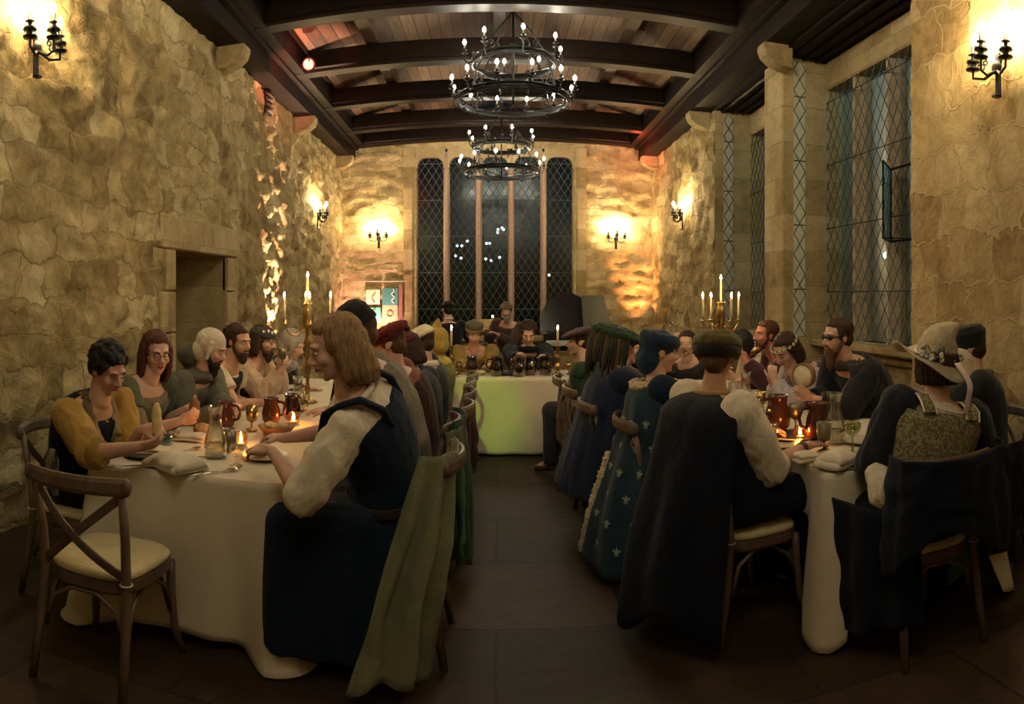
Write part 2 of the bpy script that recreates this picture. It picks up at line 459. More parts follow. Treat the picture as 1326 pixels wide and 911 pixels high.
# wall behind the camera, floor
mb = MB(); mb.box((0, Y0, 2.3), (7, .2, 5.0)); struct(mb.build('wall_front', M_back))
m, t, N, L, B = nt('flagstone_floor'); M_floor = m
tc = texco(N); br = N.new('ShaderNodeTexBrick'); nz = noise_n(N, L, tc.outputs['Object'], 2.2, 4)
mx = mixc(N, L, .02, tc.outputs['Object'], nz.outputs['Color'], 'ADD'); L.new(mx, br.inputs['Vector'])
br.inputs['Scale'].default_value = 1; br.inputs['Brick Width'].default_value = 1.25; br.inputs['Row Height'].default_value = .82; br.inputs['Mortar Size'].default_value = .007
br.inputs['Color1'].default_value = (.040, .025, .016, 1); br.inputs['Color2'].default_value = (.070, .044, .028, 1); br.inputs['Mortar'].default_value = (.022, .016, .011, 1)
c = mixc(N, L, .7, br.outputs['Color'], ramp_out(N, L, noise_n(N, L, tc.outputs['Object'], 4, 8, .7).outputs['Fac'], [(.3, (.45, .45, .45)), (.75, (1.3, 1.2, 1.1))]), 'MULTIPLY')
L.new(c, B.inputs['Base Color']); B.inputs['Roughness'].default_value = .62; B.inputs['Specular IOR Level'].default_value = .3
bump(N, L, mth(N, L, 'ADD', noise_n(N, L, tc.outputs['Object'], 9, 5).outputs['Fac'], mth(N, L, 'MULTIPLY', br.outputs['Fac'], -.7)), B, .4, .02)
mb = MB(); mb.box((0, 5.6, -.1), (8.4, 18, .2)); struct(mb.build('floor', M_floor))

# roof: boarded low pitch
m, t, N, L, B = nt('roof_boards'); M_board = m
tc = texco(N); sp = N.new('ShaderNodeSeparateXYZ'); L.new(tc.outputs['Object'], sp.inputs[0])
fr = mth(N, L, 'FRACT', mth(N, L, 'MULTIPLY', sp.outputs[0], 1 / .165)); fl = mth(N, L, 'FLOOR', mth(N, L, 'MULTIPLY', sp.outputs[0], 1 / .165))
wn = N.new('ShaderNodeTexWhiteNoise'); wn.noise_dimensions = '1D'; L.new(fl, wn.inputs['W'])
mp = N.new('ShaderNodeMapping'); L.new(tc.outputs['Object'], mp.inputs[0]); mp.inputs['Scale'].default_value = (9, .9, 1)
gr = noise_n(N, L, mp.outputs[0], 2.5, 7, .7, .8)
c = ramp_out(N, L, mth(N, L, 'ADD', mth(N, L, 'MULTIPLY', gr.outputs['Fac'], .7), mth(N, L, 'MULTIPLY', wn.outputs[0], .35)), [(.3, (.045, .022, .012)), (.6, (.13, .072, .036)), (.85, (.22, .14, .075))])
gap = mth(N, L, 'LESS_THAN', fr, .07); c = mixc(N, L, gap, c, (.01, .006, .004)); L.new(c, B.inputs['Base Color']); B.inputs['Roughness'].default_value = .7
bump(N, L, mth(N, L, 'SUBTRACT', gr.outputs['Fac'], gap), B, .5, .01)
def zc(x): return 5.62 - .262 * abs(x)
mb = MB()
for s_ in (-1, 1):
    vs = [(0, Y0, zc(0)), (s_ * 3.4, Y0, zc(3.4)), (s_ * 3.4, YB + .3, zc(3.4)), (0, YB + .3, zc(0))]
    vs += [(x, y, z + .12) for x, y, z in vs]
    mb.add(vs, [(0, 1, 2, 3), (4, 5, 6, 7), (0, 1, 5, 4), (1, 2, 6, 5), (2, 3, 7, 6), (3, 0, 4, 7)], False)
struct(mb.build('ceiling', M_board))
# gable infill above the far wall and wooden soffits over the bays
mb = MB(); mb.box((XR + .5, (B1a + B2b) / 2, 4.41), (1.05, B2b - B1a + .3, .1))
for q in range(3): mb.tube([(XR + .12 + .16 * q, B1a - .1, 4.345), (XR + .12 + .16 * q, B2b + .1, 4.345)], .022, 4)
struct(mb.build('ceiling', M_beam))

def beam(name, pts, w, h, label, cat, mat_=M_beam, group=None, mold=True):
    """moulded timber following pts (underside centre line)"""
    r = MB(); prof = [(-w / 2, 0), (w / 2, 0), (w / 2, h), (-w / 2, h)]
    if mold: prof = [(-w * .36, 0), (w * .36, 0), (w * .40, h * .08), (w * .40, h * .14), (w * .5, h * .2), (w * .5, h), (-w * .5, h), (-w * .5, h * .2), (-w * .40, h * .14), (-w * .40, h * .08)]
    pts = [V(p) for p in pts]; n = len(prof); vs = []
    for i, p in enumerate(pts):
        d = pts[min(i + 1, len(pts) - 1)] - pts[max(i - 1, 0)]; rt = V((d.x, d.y, 0)).normalized().cross(V((0, 0, 1)))
        for a, b in prof: vs.append(p + rt * a + V((0, 0, b)))
    fs = [(i * n + j, i * n + (j + 1) % n, (i + 1) * n + (j + 1) % n, (i + 1) * n + j) for i in range(len(pts) - 1) for j in range(n)]
    fs += [tuple(range(n)), tuple(range((len(pts) - 1) * n, len(pts) * n))]
    r.add(vs, fs, False); o = r.build(name, mat_)
    return tag(o, label, cat, group)
def camber(y, x0, x1, zend, up):
    return [(x0 + (x1 - x0) * i / 14, y, zend + up * (1 - (2 * i / 14 - 1) ** 2)) for i in range(15)]
ordn = ['dark cambered oak tie beam nearest the viewer across the top edge', 'dark cambered oak tie beam holding the large chandelier above it', 'dark cambered oak tie beam behind the large chandelier',
        'dark cambered oak tie beam in front of the small chandelier', 'dark oak tie beam resting along the far wall top']
for y, lab in zip((7.6, 9.35, 11.1, 12.8, 14.02), ordn):
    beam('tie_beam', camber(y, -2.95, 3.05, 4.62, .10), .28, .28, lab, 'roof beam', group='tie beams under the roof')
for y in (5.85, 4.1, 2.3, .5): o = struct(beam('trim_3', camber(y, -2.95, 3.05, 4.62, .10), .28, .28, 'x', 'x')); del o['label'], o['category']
for s_, lab in ((-1, 'long dark wall plate timber along the top of the left wall'), (1, 'long dark wall plate timber along the top of the right wall')):
    mb = MB()
    X = lambda y, off: (xl(y) + off) if s_ < 0 else (XR - .2 + .18 - off)
    for (o0, o1, z0, z1) in ((-.25, .28, 4.39, 4.62), (-.25, .36, 4.60, 4.66), (-.25, .50, 4.64, 4.92), (-.3, .56, 4.90, 4.97)):
        y0, y1 = Y0, YB - .02
        if s_ > 0 and False: pass
        vs = []
        for y in (y0, y1):
            for (o_, z) in ((o0, z0), (o1, z0), (o1, z1), (o0, z1)): vs.append((X(y, o_), y, z))
        mb.add(vs, [(0, 1, 2, 3), (4, 5, 6, 7), (0, 1, 5, 4), (1, 2, 6, 5), (2, 3, 7, 6), (3, 0, 4, 7)], False)
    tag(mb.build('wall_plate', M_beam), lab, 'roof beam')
    beam('purlin', [(s_ * 1.70, Y0, zc(1.7) - .18), (s_ * 1.70, YB, zc(1.7) - .18)], .17, .15, ('left' if s_ < 0 else 'right') + ' hand brown purlin running lengthwise under the roof boards', 'roof beam', M_purlin, mold=False)
beam('ridge_beam', [(.02, Y0, zc(0) - .2), (.02, YB, zc(0) - .2)], .16, .2, 'brown ridge beam running lengthwise at the roof peak', 'roof beam', M_purlin, mold=False)
# corbels
def corbel(x, y, z, s_, label):
    mb = MB(); poly = [(0, 0), (.34, 0), (.34, -.05), (.31, -.13), (.22, -.2), (.10, -.24), (0, -.25)]
    M = Matrix(((s_, 0, 0), (0, 0, 1), (0, 1, 0))).to_4x4()
    M = Matrix.Translation((x, y - .11, z)) @ M
    mb.prism(poly, 0, .22, M); o = mb.build('corbel', M_dress); tag(o, label, 'corbel', 'stone corbels under the wall plates')
for y, lb in ((7.35, 'nearest'), (10.6, 'middle'), (13.75, 'farthest')):
    corbel(xl(y) - .02, y, 4.39, 1, lb + ' stone corbel carrying the left wall plate')
for y, lb in ((7.25, 'stone corbel on top of the pier between the two bays'), (10.3, 'stone corbel above the lit sconce of the right wall'), (13.8, 'stone corbel in the far right corner under the plate')):
    corbel(XR + .02, y, 4.39, -1, lb)

# ---- leaded windows
M_lead = mat('window_lead', (.05, .06, .06), .5, .6)
M_pane = glass('night_pane', (.50, .60, .60), .22, .93, .012)
def lattice(mb, P, w, h, dx=.135, dz=.20, t=.0045):
    """diamond leading over a w x h light; P maps (u, z, out) to a point"""
    def clip(u0, z0, u1, z1):
        t0, t1 = 0, 1
        for p, q in ((-(u1 - u0), u0), (u1 - u0, w - u0), (-(z1 - z0), z0), (z1 - z0, h - z0)):
            if abs(p) < 1e-9:
                if q < 0: return None
            else:
                r = q / p
                if p < 0: t0 = max(t0, r)
                else: t1 = min(t1, r)
        if t0 >= t1: return None
        return (u0 + t0 * (u1 - u0), z0 + t0 * (z1 - z0), u0 + t1 * (u1 - u0), z0 + t1 * (z1 - z0))
    k = -int(h / dz) - 2
    while k * dx < w + h / dz * dx + dx:
        for sg in (1, -1):
            L_ = h + .001; run = L_ / dz * dx
            u0 = k * dx if sg > 0 else k * dx
            q = clip(u0, 0, u0 + sg * run, L_)
            if q:
                mb.tube([P(q[0], q[1], 0), P(q[2], q[3], 0)], t, 4, False)
        k += 1
    z = .55
    while z < h: mb.tube([P(0, z, .004), P(w, z, .004)], t * 1.3, 4, False); z += .75
# far window: five lights
win = struct(bpy.data.objects.new('window_1', None)); COL.objects.link(win)
n = 5; mw = .13; full = WX1 - WX0; lw = (full - mw * (n - 1)) / n
mb = MB()
for i in range(1, n):
    x = WX0 + i * lw + (i - .5) * mw
    poly = [(x - .025, YB - .02), (x + .025, YB - .02), (x + mw / 2, YB + .08), (x + mw / 2, YB + .2), (x - mw / 2, YB + .2), (x - mw / 2, YB + .08)]
    o = MB().prism(poly, WZ0, WZ1 + .1).build('mullion', mat('mullion_stone', (.33, .24, .18), .85, 0, .2), win)
# head with rounded openings
for i in range(n):
    x0 = WX0 + i * (lw + mw); r_ = .17; top = WZ1
    poly = [(x0 - .04, top + .17), (x0 - .04, top - .25), (x0, top - .25), (x0, top - r_)]
    poly += [(x0 + r_ - r_ * math.cos(a * PI / 12), top - r_ + r_ * math.sin(a * PI / 12)) for a in range(1, 7)]
    poly += [(x0 + lw - r_ + r_ * math.sin(a * PI / 12), top - r_ + r_ * math.cos(a * PI / 12)) for a in range(0, 7)]
    poly += [(x0 + lw, top - .25), (x0 + lw + .04, top - .25), (x0 + lw + .04, top + .17)]
    mb.prism(poly, -(YB + .16), -(YB + .0), Matrix.Rotation(PI / 2, 4, 'X'))
mb.build('window_head', M_dress, win)
# splayed reveals and sill
mb = MB()
for s_, x in ((-1, WX0), (1, WX1)):
    mb.prism([(x, YB + .3), (x, YB + .10), (x + s_ * .10, YB - .055), (x + s_ * .28, YB - .055), (x + s_ * .28, YB + .3)], WZ0 - .1, WZ1 + .2)
mb.box((-.065, YB + .05, WZ0 - .05), (full + .5, .4, .12), bev=.02); mb.build('window_frame', M_dress, win)
for i in range(n):
    x0 = WX0 + i * (lw + mw)
    MB().box((x0 + lw / 2, YB + .13, (WZ0 + WZ1) / 2), (lw + .02, .006, WZ1 - WZ0)).build('glass_pane', M_pane, win)
    la = MB(); lattice(la, lambda u, z, o_, x0=x0: V((x0 + u, YB + .115 + o_, WZ0 + z)), lw, WZ1 - WZ0 - .02, .15, .235, .005)
    la.build('leading', mat('window_lead_far', (.12, .15, .15), .5, .3), win)
# bay windows in the right wall
for wi, (a, b) in enumerate(((B1a, B1b), (B2a, B2b))):
    win = struct(bpy.data.objects.new('window_%d' % (wi + 2), None)); COL.objects.link(win)
    z0, z1 = 1.07, 4.02
    nl = 4 if wi == 0 else 3; mw = .15; lw = (b - a - mw * (nl - 1)) / nl
    Mm = mat('mullion_stone_side', (.34, .28, .19), .85, 0, .2)
    for i in range(1, nl):
        y = a + i * lw + (i - .5) * mw
        poly = [(XW - .02, y - .02), (XW - .02, y + .02), (XW + .10, y + mw / 2), (XW + .22, y + mw / 2), (XW + .22, y - mw / 2), (XW + .10, y - mw / 2)]
        MB().prism(poly, z0, z1 + .1).build('mullion', Mm, win)
    mb = MB(); mb.box((XW + .1, (a + b) / 2, 4.19), (.3, b - a, .34), bev=.02); mb.build('window_head', M_dress, win)
    MB().box((XW + .16, (a + b) / 2, (z0 + z1) / 2), (.006, b - a - .01, z1 - z0)).build('glass_pane', glass('side_pane', (.55, .75, .72), .3, .72), win)
    la = MB(); lattice(la, lambda u, z, o_: V((XW - .035, a + u, z0 + z)), b - a, z1 - z0, .16, .24, .005); la.build('leading', M_lead, win)
    # pale panel with a diamond lattice on the pier's reveal
    pm = mat('reveal_pale', (.40, .40, .31), .3, 0, .15)
    MB().box((XR + .22, b - .006, 2.7), (.15, .012, 3.2)).build('reveal_panel', pm, win)
    la = MB(); lattice(la, lambda u, z, o_: V((XR + .145 + u, b - .018, 1.1 + z)), .15, 3.2, .15, .24, .005); la.build('leading', M_lead, win)
    if wi == 0:   # casement leaf standing open
        ca = MB(); hy, z_a, z_b = 5.95, 2.12, 2.85
        d = V((-.30, -.34, 0))
        P = [V((XW - .05, hy, z_a)), V((XW - .05, hy, z_b)), V((XW - .05, hy, z_b)) + d, V((XW - .05, hy, z_a)) + d]
        for k in range(4): ca.tube([P[k], P[(k + 1) % 4]], .012, 6)
        Q = [V((XW - .05, hy, z_a)), V((XW - .05, hy, z_b)), V((XW - .05, hy - .46, z_b)), V((XW - .05, hy - .46, z_a))]
        for k in range(4): ca.tube([Q[k], Q[(k + 1) % 4]], .014, 6)
        ca.tube([P[3], Q[3]], .006, 6)
        ca.build('casement_frame', M_iron, win)
        def CP(u, z, o_): return P[0] + d * (u / .453) + V((0, 0, z))
        la = MB(); lattice(la, CP, .453, .73, .15, .22, .004); la.build('leading', M_lead, win)
        g = MB(); g.add([P[0], P[1], P[2], P[3]], [(0, 1, 2, 3)], False); g.build('glass_pane', glass('side_pane', (.55, .75, .72)), win)
# lights out in the night
E_out = emit('outdoor_bulb', (.9, .95, 1.0), 8)
rr = random.Random(3)
for k, (px, py) in enumerate([(592, 318), (598, 318), (605, 312), (590, 331), (597, 334), (645, 297), (650, 295), (644, 301), (652, 297), (634, 315), (630, 315), (629, 335), (636, 337), (647, 333), (711, 356)]):
    th = (px - CX) / F; R_ = 24.0; v = (HY - py) / F
    o = MB().ell((R_ * math.sin(th), R_ * math.cos(th), EYE + v * R_), .045, seg=8, ring=6).build('garden_bulb', E_out)
    tag(o, 'small white bulb of the light string outside the far window', 'bulb', 'garden bulbs beyond the far window')
for k, (y, z) in enumerate(((9.2, 3.9), (10.6, 3.1), (12.0, 2.4))):
    o = thing('lamp_post', 'small cold white lamp post outside the side windows', 'lamp', (7.5, y, 0), 0, 'courtyard lamps beyond the side windows')
    MB().ell((0, 0, z), .07, seg=8, ring=6).build('lamp_globe', emit('courtyard', (.6, .9, 1), 25), o); MB().tube([(0, 0, -.2), (0, 0, z - .05)], .03, 8).build('pole', M_iron, o)
lamp('bay_tint_fill', 'AREA', (6.5, 7.0, 4.5), 90, (.45, .9, 1.0), 2.0, aim=(3.6, 6.6, 2.6))  # unseen area lamp added to tint the side mullions and panes bluish
mb = MB(); mb.box((7.5, 10.6, -.15), (3, 6, .1)); struct(mb.build('ground', mat('yard', (.02, .02, .02), .9)))
mb = MB(); cp = [V((-2.6, 30, .9))]
for q in sorted([o.data.vertices[0].co.copy() for o in bpy.data.objects if o.name.startswith('garden_bulb')], key=lambda c: c.x): cp.append(V((q.x, q.y, q.z + .05)))
cp.append(V((3.2, 31.9, 2.5)))
tag(mb.tube(cp, .012, 5).build('light_cable', M_iron), 'thin dark cable carrying the white garden bulbs outside the far window', 'cable')
mb = MB(); mb.box((0, 32, 1.2), (40, .3, 5)); o = struct(mb.build('hedge', mat('hedge', (.01, .018, .012), .9)))
# vent grille in the left wall
vt = thing('vent_grille', 'small dark louvred vent grille high in the left wall', 'vent')
vy = 9.05; vz = EYE + (HY - 134) / F * 9.55
MB().box((xl(vy) + .01, vy, vz), (.05, .22, .30)).build('backing', mat('vent_dark', (.01, .01, .01)), vt)
for k in range(4): MB().box((xl(vy) + .05, vy, vz - .11 + k * .073), (.05, .22, .028), Matrix.Rotation(.5, 3, 'Y')).build('slat', mat('vent_slat', (.12, .10, .06)), vt)
# ------------------------------------------------------------------ chandeliers and sconces
def iron_lamp(parent, p, bulb, s=1.0, out=None, up=.0):
    """cup, drip pans, candle sleeve and bulb standing at p (parent-local)"""
    p = V(p); mb = MB()
    mb.lathe(p, [(0, -.05 * s), (.012 * s, -.045 * s), (.006 * s, -.02 * s), (.03 * s, -.005 * s), (.036 * s, .0), (.012 * s, .006 * s), (.012 * s, .03 * s), (.028 * s, .034 * s), (.012 * s, .04 * s), (.012 * s, .085 * s), (0, .085 * s)], 10)
    c = mb.build('lamp_cup', M_iron, parent)
    b = MB().lathe(p + V((0, 0, .085 * s)), [(0, 0), (.011 * s, .004 * s), (.017 * s, .02 * s), (.014 * s, .036 * s), (.005 * s, .05 * s), (0, .055 * s)], 8).build('bulb', bulb, c)
    return c
def scroll(mb, c, ang, r0, sgn=1, up=1, t=.008, turns=1.4):
    pts = []
    for i in range(18):
        a = i / 17 * turns * 2 * PI; r = r0 * (1 - i / 20)
        x = r * math.cos(a) ; z = r * math.sin(a) * up
        pts.append(V(c) + V((math.cos(ang) * x * sgn, math.sin(ang) * x * sgn, z)))
    mb.tube(pts, t, 6)
def chandelier(label, loc, bulb, top):
    t = thing('chandelier', label, 'chandelier', loc, 0, 'two-tier iron chandeliers')
    for (R_, z, n, nm) in ((.66, -.12, 12, 'lower_ring'), (.50, .32, 8, 'upper_ring')):
        mb = MB(); prof = []
        mb.lathe((0, 0, 0), [(R_ - .014, z - .035), (R_, z - .035), (R_, z + .035), (R_ - .014, z + .035), (R_ - .014, z - .035)], 48)
        mb.torus((0, 0, z - .035), R_, .009, 48, 6); mb.torus((0, 0, z + .035), R_, .009, 48, 6)
        for k in range(n):     # crenel brackets
            a = 2 * PI * (k + .5) / n; mb.box((R_ * math.cos(a), R_ * math.sin(a), z + .05), (.04, .04, .05), Matrix.Rotation(a, 3, 'Z'))
            scroll(mb, (R_ * .93 * math.cos(a), R_ * .93 * math.sin(a), z - .07), a, .035)
        mb.build(nm, M_iron, t)
        for k in range(n):
            a = 2 * PI * (k + (.5 if n == 12 else .22)) / n; rr = R_ + .06
            ar = MB(); c, s_ = math.cos(a), math.sin(a)
            ar.tube([(c * (R_), s_ * R_, z), (c * (R_ + .05), s_ * (R_ + .05), z - .03), (c * (R_ + .085), s_ * (R_ + .085), z + .02), (c * (R_ + .085), s_ * (R_ + .085), z + .05)], .008, 6)
            ar.build('lamp_arm', M_iron, t)
            iron_lamp(t, (c * (R_ + .085), s_ * (R_ + .085), z + .10), bulb, 1.15)
    mb = MB(); mb.tube([(0, 0, -.2), (0, 0, 1.0)], .014, 8); mb.ell((0, 0, -.2), .035); mb.ell((0, 0, .55), .03)
    for k in range(4):
        a = PI / 4 + k * PI / 2; c, s_ = math.cos(a), math.sin(a)
        mb.tube([(0, 0, .95), (c * .30, s_ * .30, .62), (c * .5, s_ * .5, .35)], .009, 6)
        mb.tube([(c * .5, s_ * .5, .30), (c * .60, s_ * .60, .12), (c * .66, s_ * .66, -.08)], .009, 6)
        mb.tube([(c * .66, s_ * .66, -.12), (c * .3, s_ * .3, -.17), (0, 0, -.18)], .007, 6)
        scroll(mb, (c * .36, s_ * .36, .47), a, .06, 1, 1, .008); scroll(mb, (c * .58, s_ * .58, -.02), a, .06, -1, 1, .008)
    mb.build('stem', M_iron, t)
    ch = MB(); z = 1.0; k = 0
    while z < top - loc[2]:
        ch.torus((0, 0, z + .03), .018, .005, 10, 5, Matrix.Rotation(PI / 2 * (k % 2), 3, 'Z') @ Matrix.Rotation(PI / 2, 3, 'X')); z += .045; k += 1
    ch.build('chain', M_iron, t)
    return t
E_ch = emit('chandelier_bulb', (1.0, .90, .68), S_CHAND)
ch1 = chandelier('large black iron chandelier nearest the viewer, hanging highest under the tie beams', (.18, 8.3, 4.02), E_ch, 5.62)
ch2 = dup(ch1, (.06, 12.2, 3.86), .13, 'smaller looking black iron chandelier hanging in front of the far window'); ch2['group'] = 'two-tier iron chandeliers'
E_ch2 = emit('chandelier_bulb_near', (1.0, .88, .64), S_CHAND * 1.35)
for y in (3.9, .2):  # unseen chandelier copies, added out of view to brighten the near tables
    r_ = struct(dup(ch1, (.18, y, 4.05), .2, 'x'))
    for c_ in r_.children:
        for d_ in c_.children:
            if d_.name.startswith('bulb'):
                d_.data = d_.data.copy(); d_.data.materials[0] = E_ch2
for o in bpy.data.objects:
    if o.get('kind') == 'structure' and o.name.startswith('chandelier'):
        o.name = 'added_ceiling_light'; del o['label'], o['category'], o['group']

E_sc = emit('sconce_bulb', (1.0, .74, .38), S_SCONCE)
def sconce(label, loc, rz, s=1.0):      # local +Y comes out of the wall
    t = thing('wall_sconce', label, 'wall lamp', loc, rz, 'three-light iron wall sconces')
    mb = MB(); mb.box((0, .015, -.03), (.05, .025, .30), bev=.008); mb.box((0, .03, -.18), (.045, .05, .014)); mb.ell((0, .03, .02), (.05, .02, .05)); mb.build('back_plate', M_iron, t)
    for x, y, z in ((-.17, .10, .03), (0, .17, .06), (.17, .10, .03)):
        a = MB(); a.tube([(0, .03, 0), (x * .5, y * .7, -.05), (x, y, -.03), (x, y, z)], .010, 6)
        scroll(a, (x * .6, y * .8, .03), math.atan2(y, x if abs(x) > .01 else .0001), .03, 1, 1, .006)
        for k in range(6):
            q = 2 * PI * k / 6; a.tube([(x + .035 * math.cos(q), y + .035 * math.sin(q), z), (x + .036 * math.cos(q), y + .036 * math.sin(q), z + .07)], .0035, 4)
        a.lathe((x, y, z), [(0, -.01), (.05, -.004), (.052, .004), (.02, .012), (.02, .04), (.048, .046), (.048, .053), (0, .056)], 14)
        arm = a.build('lamp_arm', M_iron, t)
        iron_lamp(t, (x, y, z + .06), E_sc, 1.3)
    return t
def wallrz(left): return -PI / 2 if left else PI / 2
sconce('three-light iron sconce nearest the viewer on the left wall, cut by the top left corner', (xl(3.8) + .03, 3.8, 3.27), wallrz(True))
sconce('three-light iron sconce far along the left wall beyond the doorway', (xl(11.8) + .04, 11.8, 2.92), wallrz(True))
sconce('three-light iron sconce on the near right pier at the right edge', (XR - .03, 3.60, 3.12), wallrz(False))
sconce('three-light iron sconce on the right wall beyond the side windows', (XR - .04, 11.6, 2.90), wallrz(False))
sconce('three-light iron sconce on the far wall left of the tall window', (-2.45, YB - .05, 2.74), PI)
sconce('three-light iron sconce on the far wall right of the tall window', (2.42, YB - .05, 2.72), PI)

# ------------------------------------------------------------------ stage spot fixtures and floor uplights
def par_can(label, loc, rz, tilt, lens_mat):
    t = thing('spotlight', label, 'spotlight', loc, rz)
    M = Matrix.Rotation(tilt, 3, 'X')
    MB().lathe((0, 0, 0), [(.05, -.14), (.075, -.12), (.08, .06), (.09, .10), (.082, .10), (.07, .07), (0, .06)], 18, M).build('housing', M_iron, t)
    MB().lathe((0, 0, 0), [(0, .075), (.068, .075), (.068, .085), (0, .09)], 18, M).build('lens', lens_mat, t)
    MB().torus((0, 0, 0), .11, .008, 20, 6, Matrix.Rotation(PI / 2, 3, 'Y') @ Matrix.Rotation(PI / 2, 3, 'Z'), 0, 0, PI).build('yoke', M_iron, t)
    return t
par_can('black spotlight with a pale round lens fixed on the left wall plate', (-2.42, 8.6, 4.55), .45, PI / 2 + .35, emit('spot_lens', (.9, .75, .6), .5))
par_can('small black uplighter on the floor at the left wall', (xl(9.4) + .22, 9.3, .16), 0, 0, emit('uplens_a', (1, .6, .4), 3))
par_can('small black uplighter on the floor in the far right corner', (2.72, 13.6, .16), 0, 0, emit('uplens_b', (1, .5, .25), 3))
par_can('small black uplighter on the floor below the heraldic banner', (-2.5, 13.5, .16), 0, 0, emit('uplens_c', (1, .5, .35), 3))

# ------------------------------------------------------------------ cross-back chair
def bent(mb, pts, w, h, up=(0, 0, 1)):
    mb.tube(pts, 1, 8, True, 0, (w / 2, h / 2), up, True)
def arc(p0, p1, bow, n=8):
    p0, p1, bow = V(p0), V(p1), V(bow); return [p0.lerp(p1, i / n) + bow * (1 - (2 * i / n - 1) ** 2) for i in range(n + 1)]
def make_chair():
    t = thing('crossback_chair', '', 'chair')
    poly = []
    for k in range(32):
        a = 2 * PI * k / 32; c, s_ = math.cos(a), math.sin(a)
        sx = (abs(c) ** .55) * (1 if c > 0 else -1) * .222; sy = (abs(s_) ** .55) * (1 if s_ > 0 else -1) * .215
        poly.append((sx * (1.0 + sy * .25), sy))
    mb = MB(); mb.prism(poly, .405, .445); mb.prism([(x * .93, y * .93) for x, y in poly], .39, .405); mb.build('seat_frame', M_chair, t)
    mb = MB(); vs = []; n = 32
    rows = [(.90, .44), (.985, .452), (.99, .468), (.93, .482), (.7, .488), (.35, .49), (.01, .49)]
    for q, z in rows: vs += [(x * q, y * q, z) for x, y in poly]
    fs = [(i * n + j, i * n + (j + 1) % n, (i + 1) * n + (j + 1) % n, (i + 1) * n + j) for i in range(len(rows) - 1) for j in range(n)]
    mb.add(vs, fs); mb.build('seat_cushion', M_cush, t)
    for s_ in (-1, 1):
        MB().tube([(s_ * .215, -.265, 0), (s_ * .205, -.225, .22), (s_ * .195, -.20, .43), (s_ * .20, -.215, .62), (s_ * .212, -.265, .845)], [.018, .019, .021, .019, .016], 10).build('leg', M_chair, t)
        MB().tube([(s_ * .23, .235, 0), (s_ * .205, .20, .12), (s_ * .195, .185, .28), (s_ * .195, .18, .42)], [.016, .018, .020, .021], 10).build('leg', M_chair, t)
        mb = MB()   # bentwood arch braces under the seat
        mb.tube([(s_ * .195, -.19, .20), (s_ * .19, -.15, .33), (s_ * .185, -.06, .385), (s_ * .185, .04, .385), (s_ * .19, .13, .33), (s_ * .197, .18, .20)], .010, 8)
        mb.build('arch_brace', M_chair, t)
    for yy in (-.2, .18):
        MB().tube([(-.19, yy, .20), (-.15, yy, .33), (-.06, yy, .385), (.06, yy, .385), (.15, yy, .33), (.19, yy, .20)], .010, 8).build('arch_brace', M_chair, t)
    mb = MB(); bent(mb, arc((-.235, -.262, .845), (.235, -.262, .845), (0, -.07, .005), 12), .026, .068); 
    for s_ in (-1, 1): mb.ell((s_ * .232, -.265, .845), (.022, .022, .036))
    mb.build('top_rail', M_chair, t)
    for s_ in (-1, 1):
        mb = MB(); bent(mb, arc((-s_ * .200, -.245, .80), (s_ * .190, -.205, .475), (0, -.055 - .008 * s_, 0), 10), .036, .013, (0, 1, 0)); mb.build('cross_brace', M_chair, t)
    MB().torus((0, 0, 0), .024, .004, 12, 5).join(MB()).build('wire_tie', mat('tie', (.45, .43, .38)), t).location = (.197, -.203, .45)
    return t
_ch = make_chair(); _used = [False]
def place_chair(x, y, rz, label, group):
    if not _used[0]:
        _used[0] = True; c = _ch; c.location = (x, y, 0); c.rotation_euler = (0, 0, rz); c['label'] = label; c['group'] = group
    else: c = dup(_ch, (x, y, 0), rz, label, group)
    return c

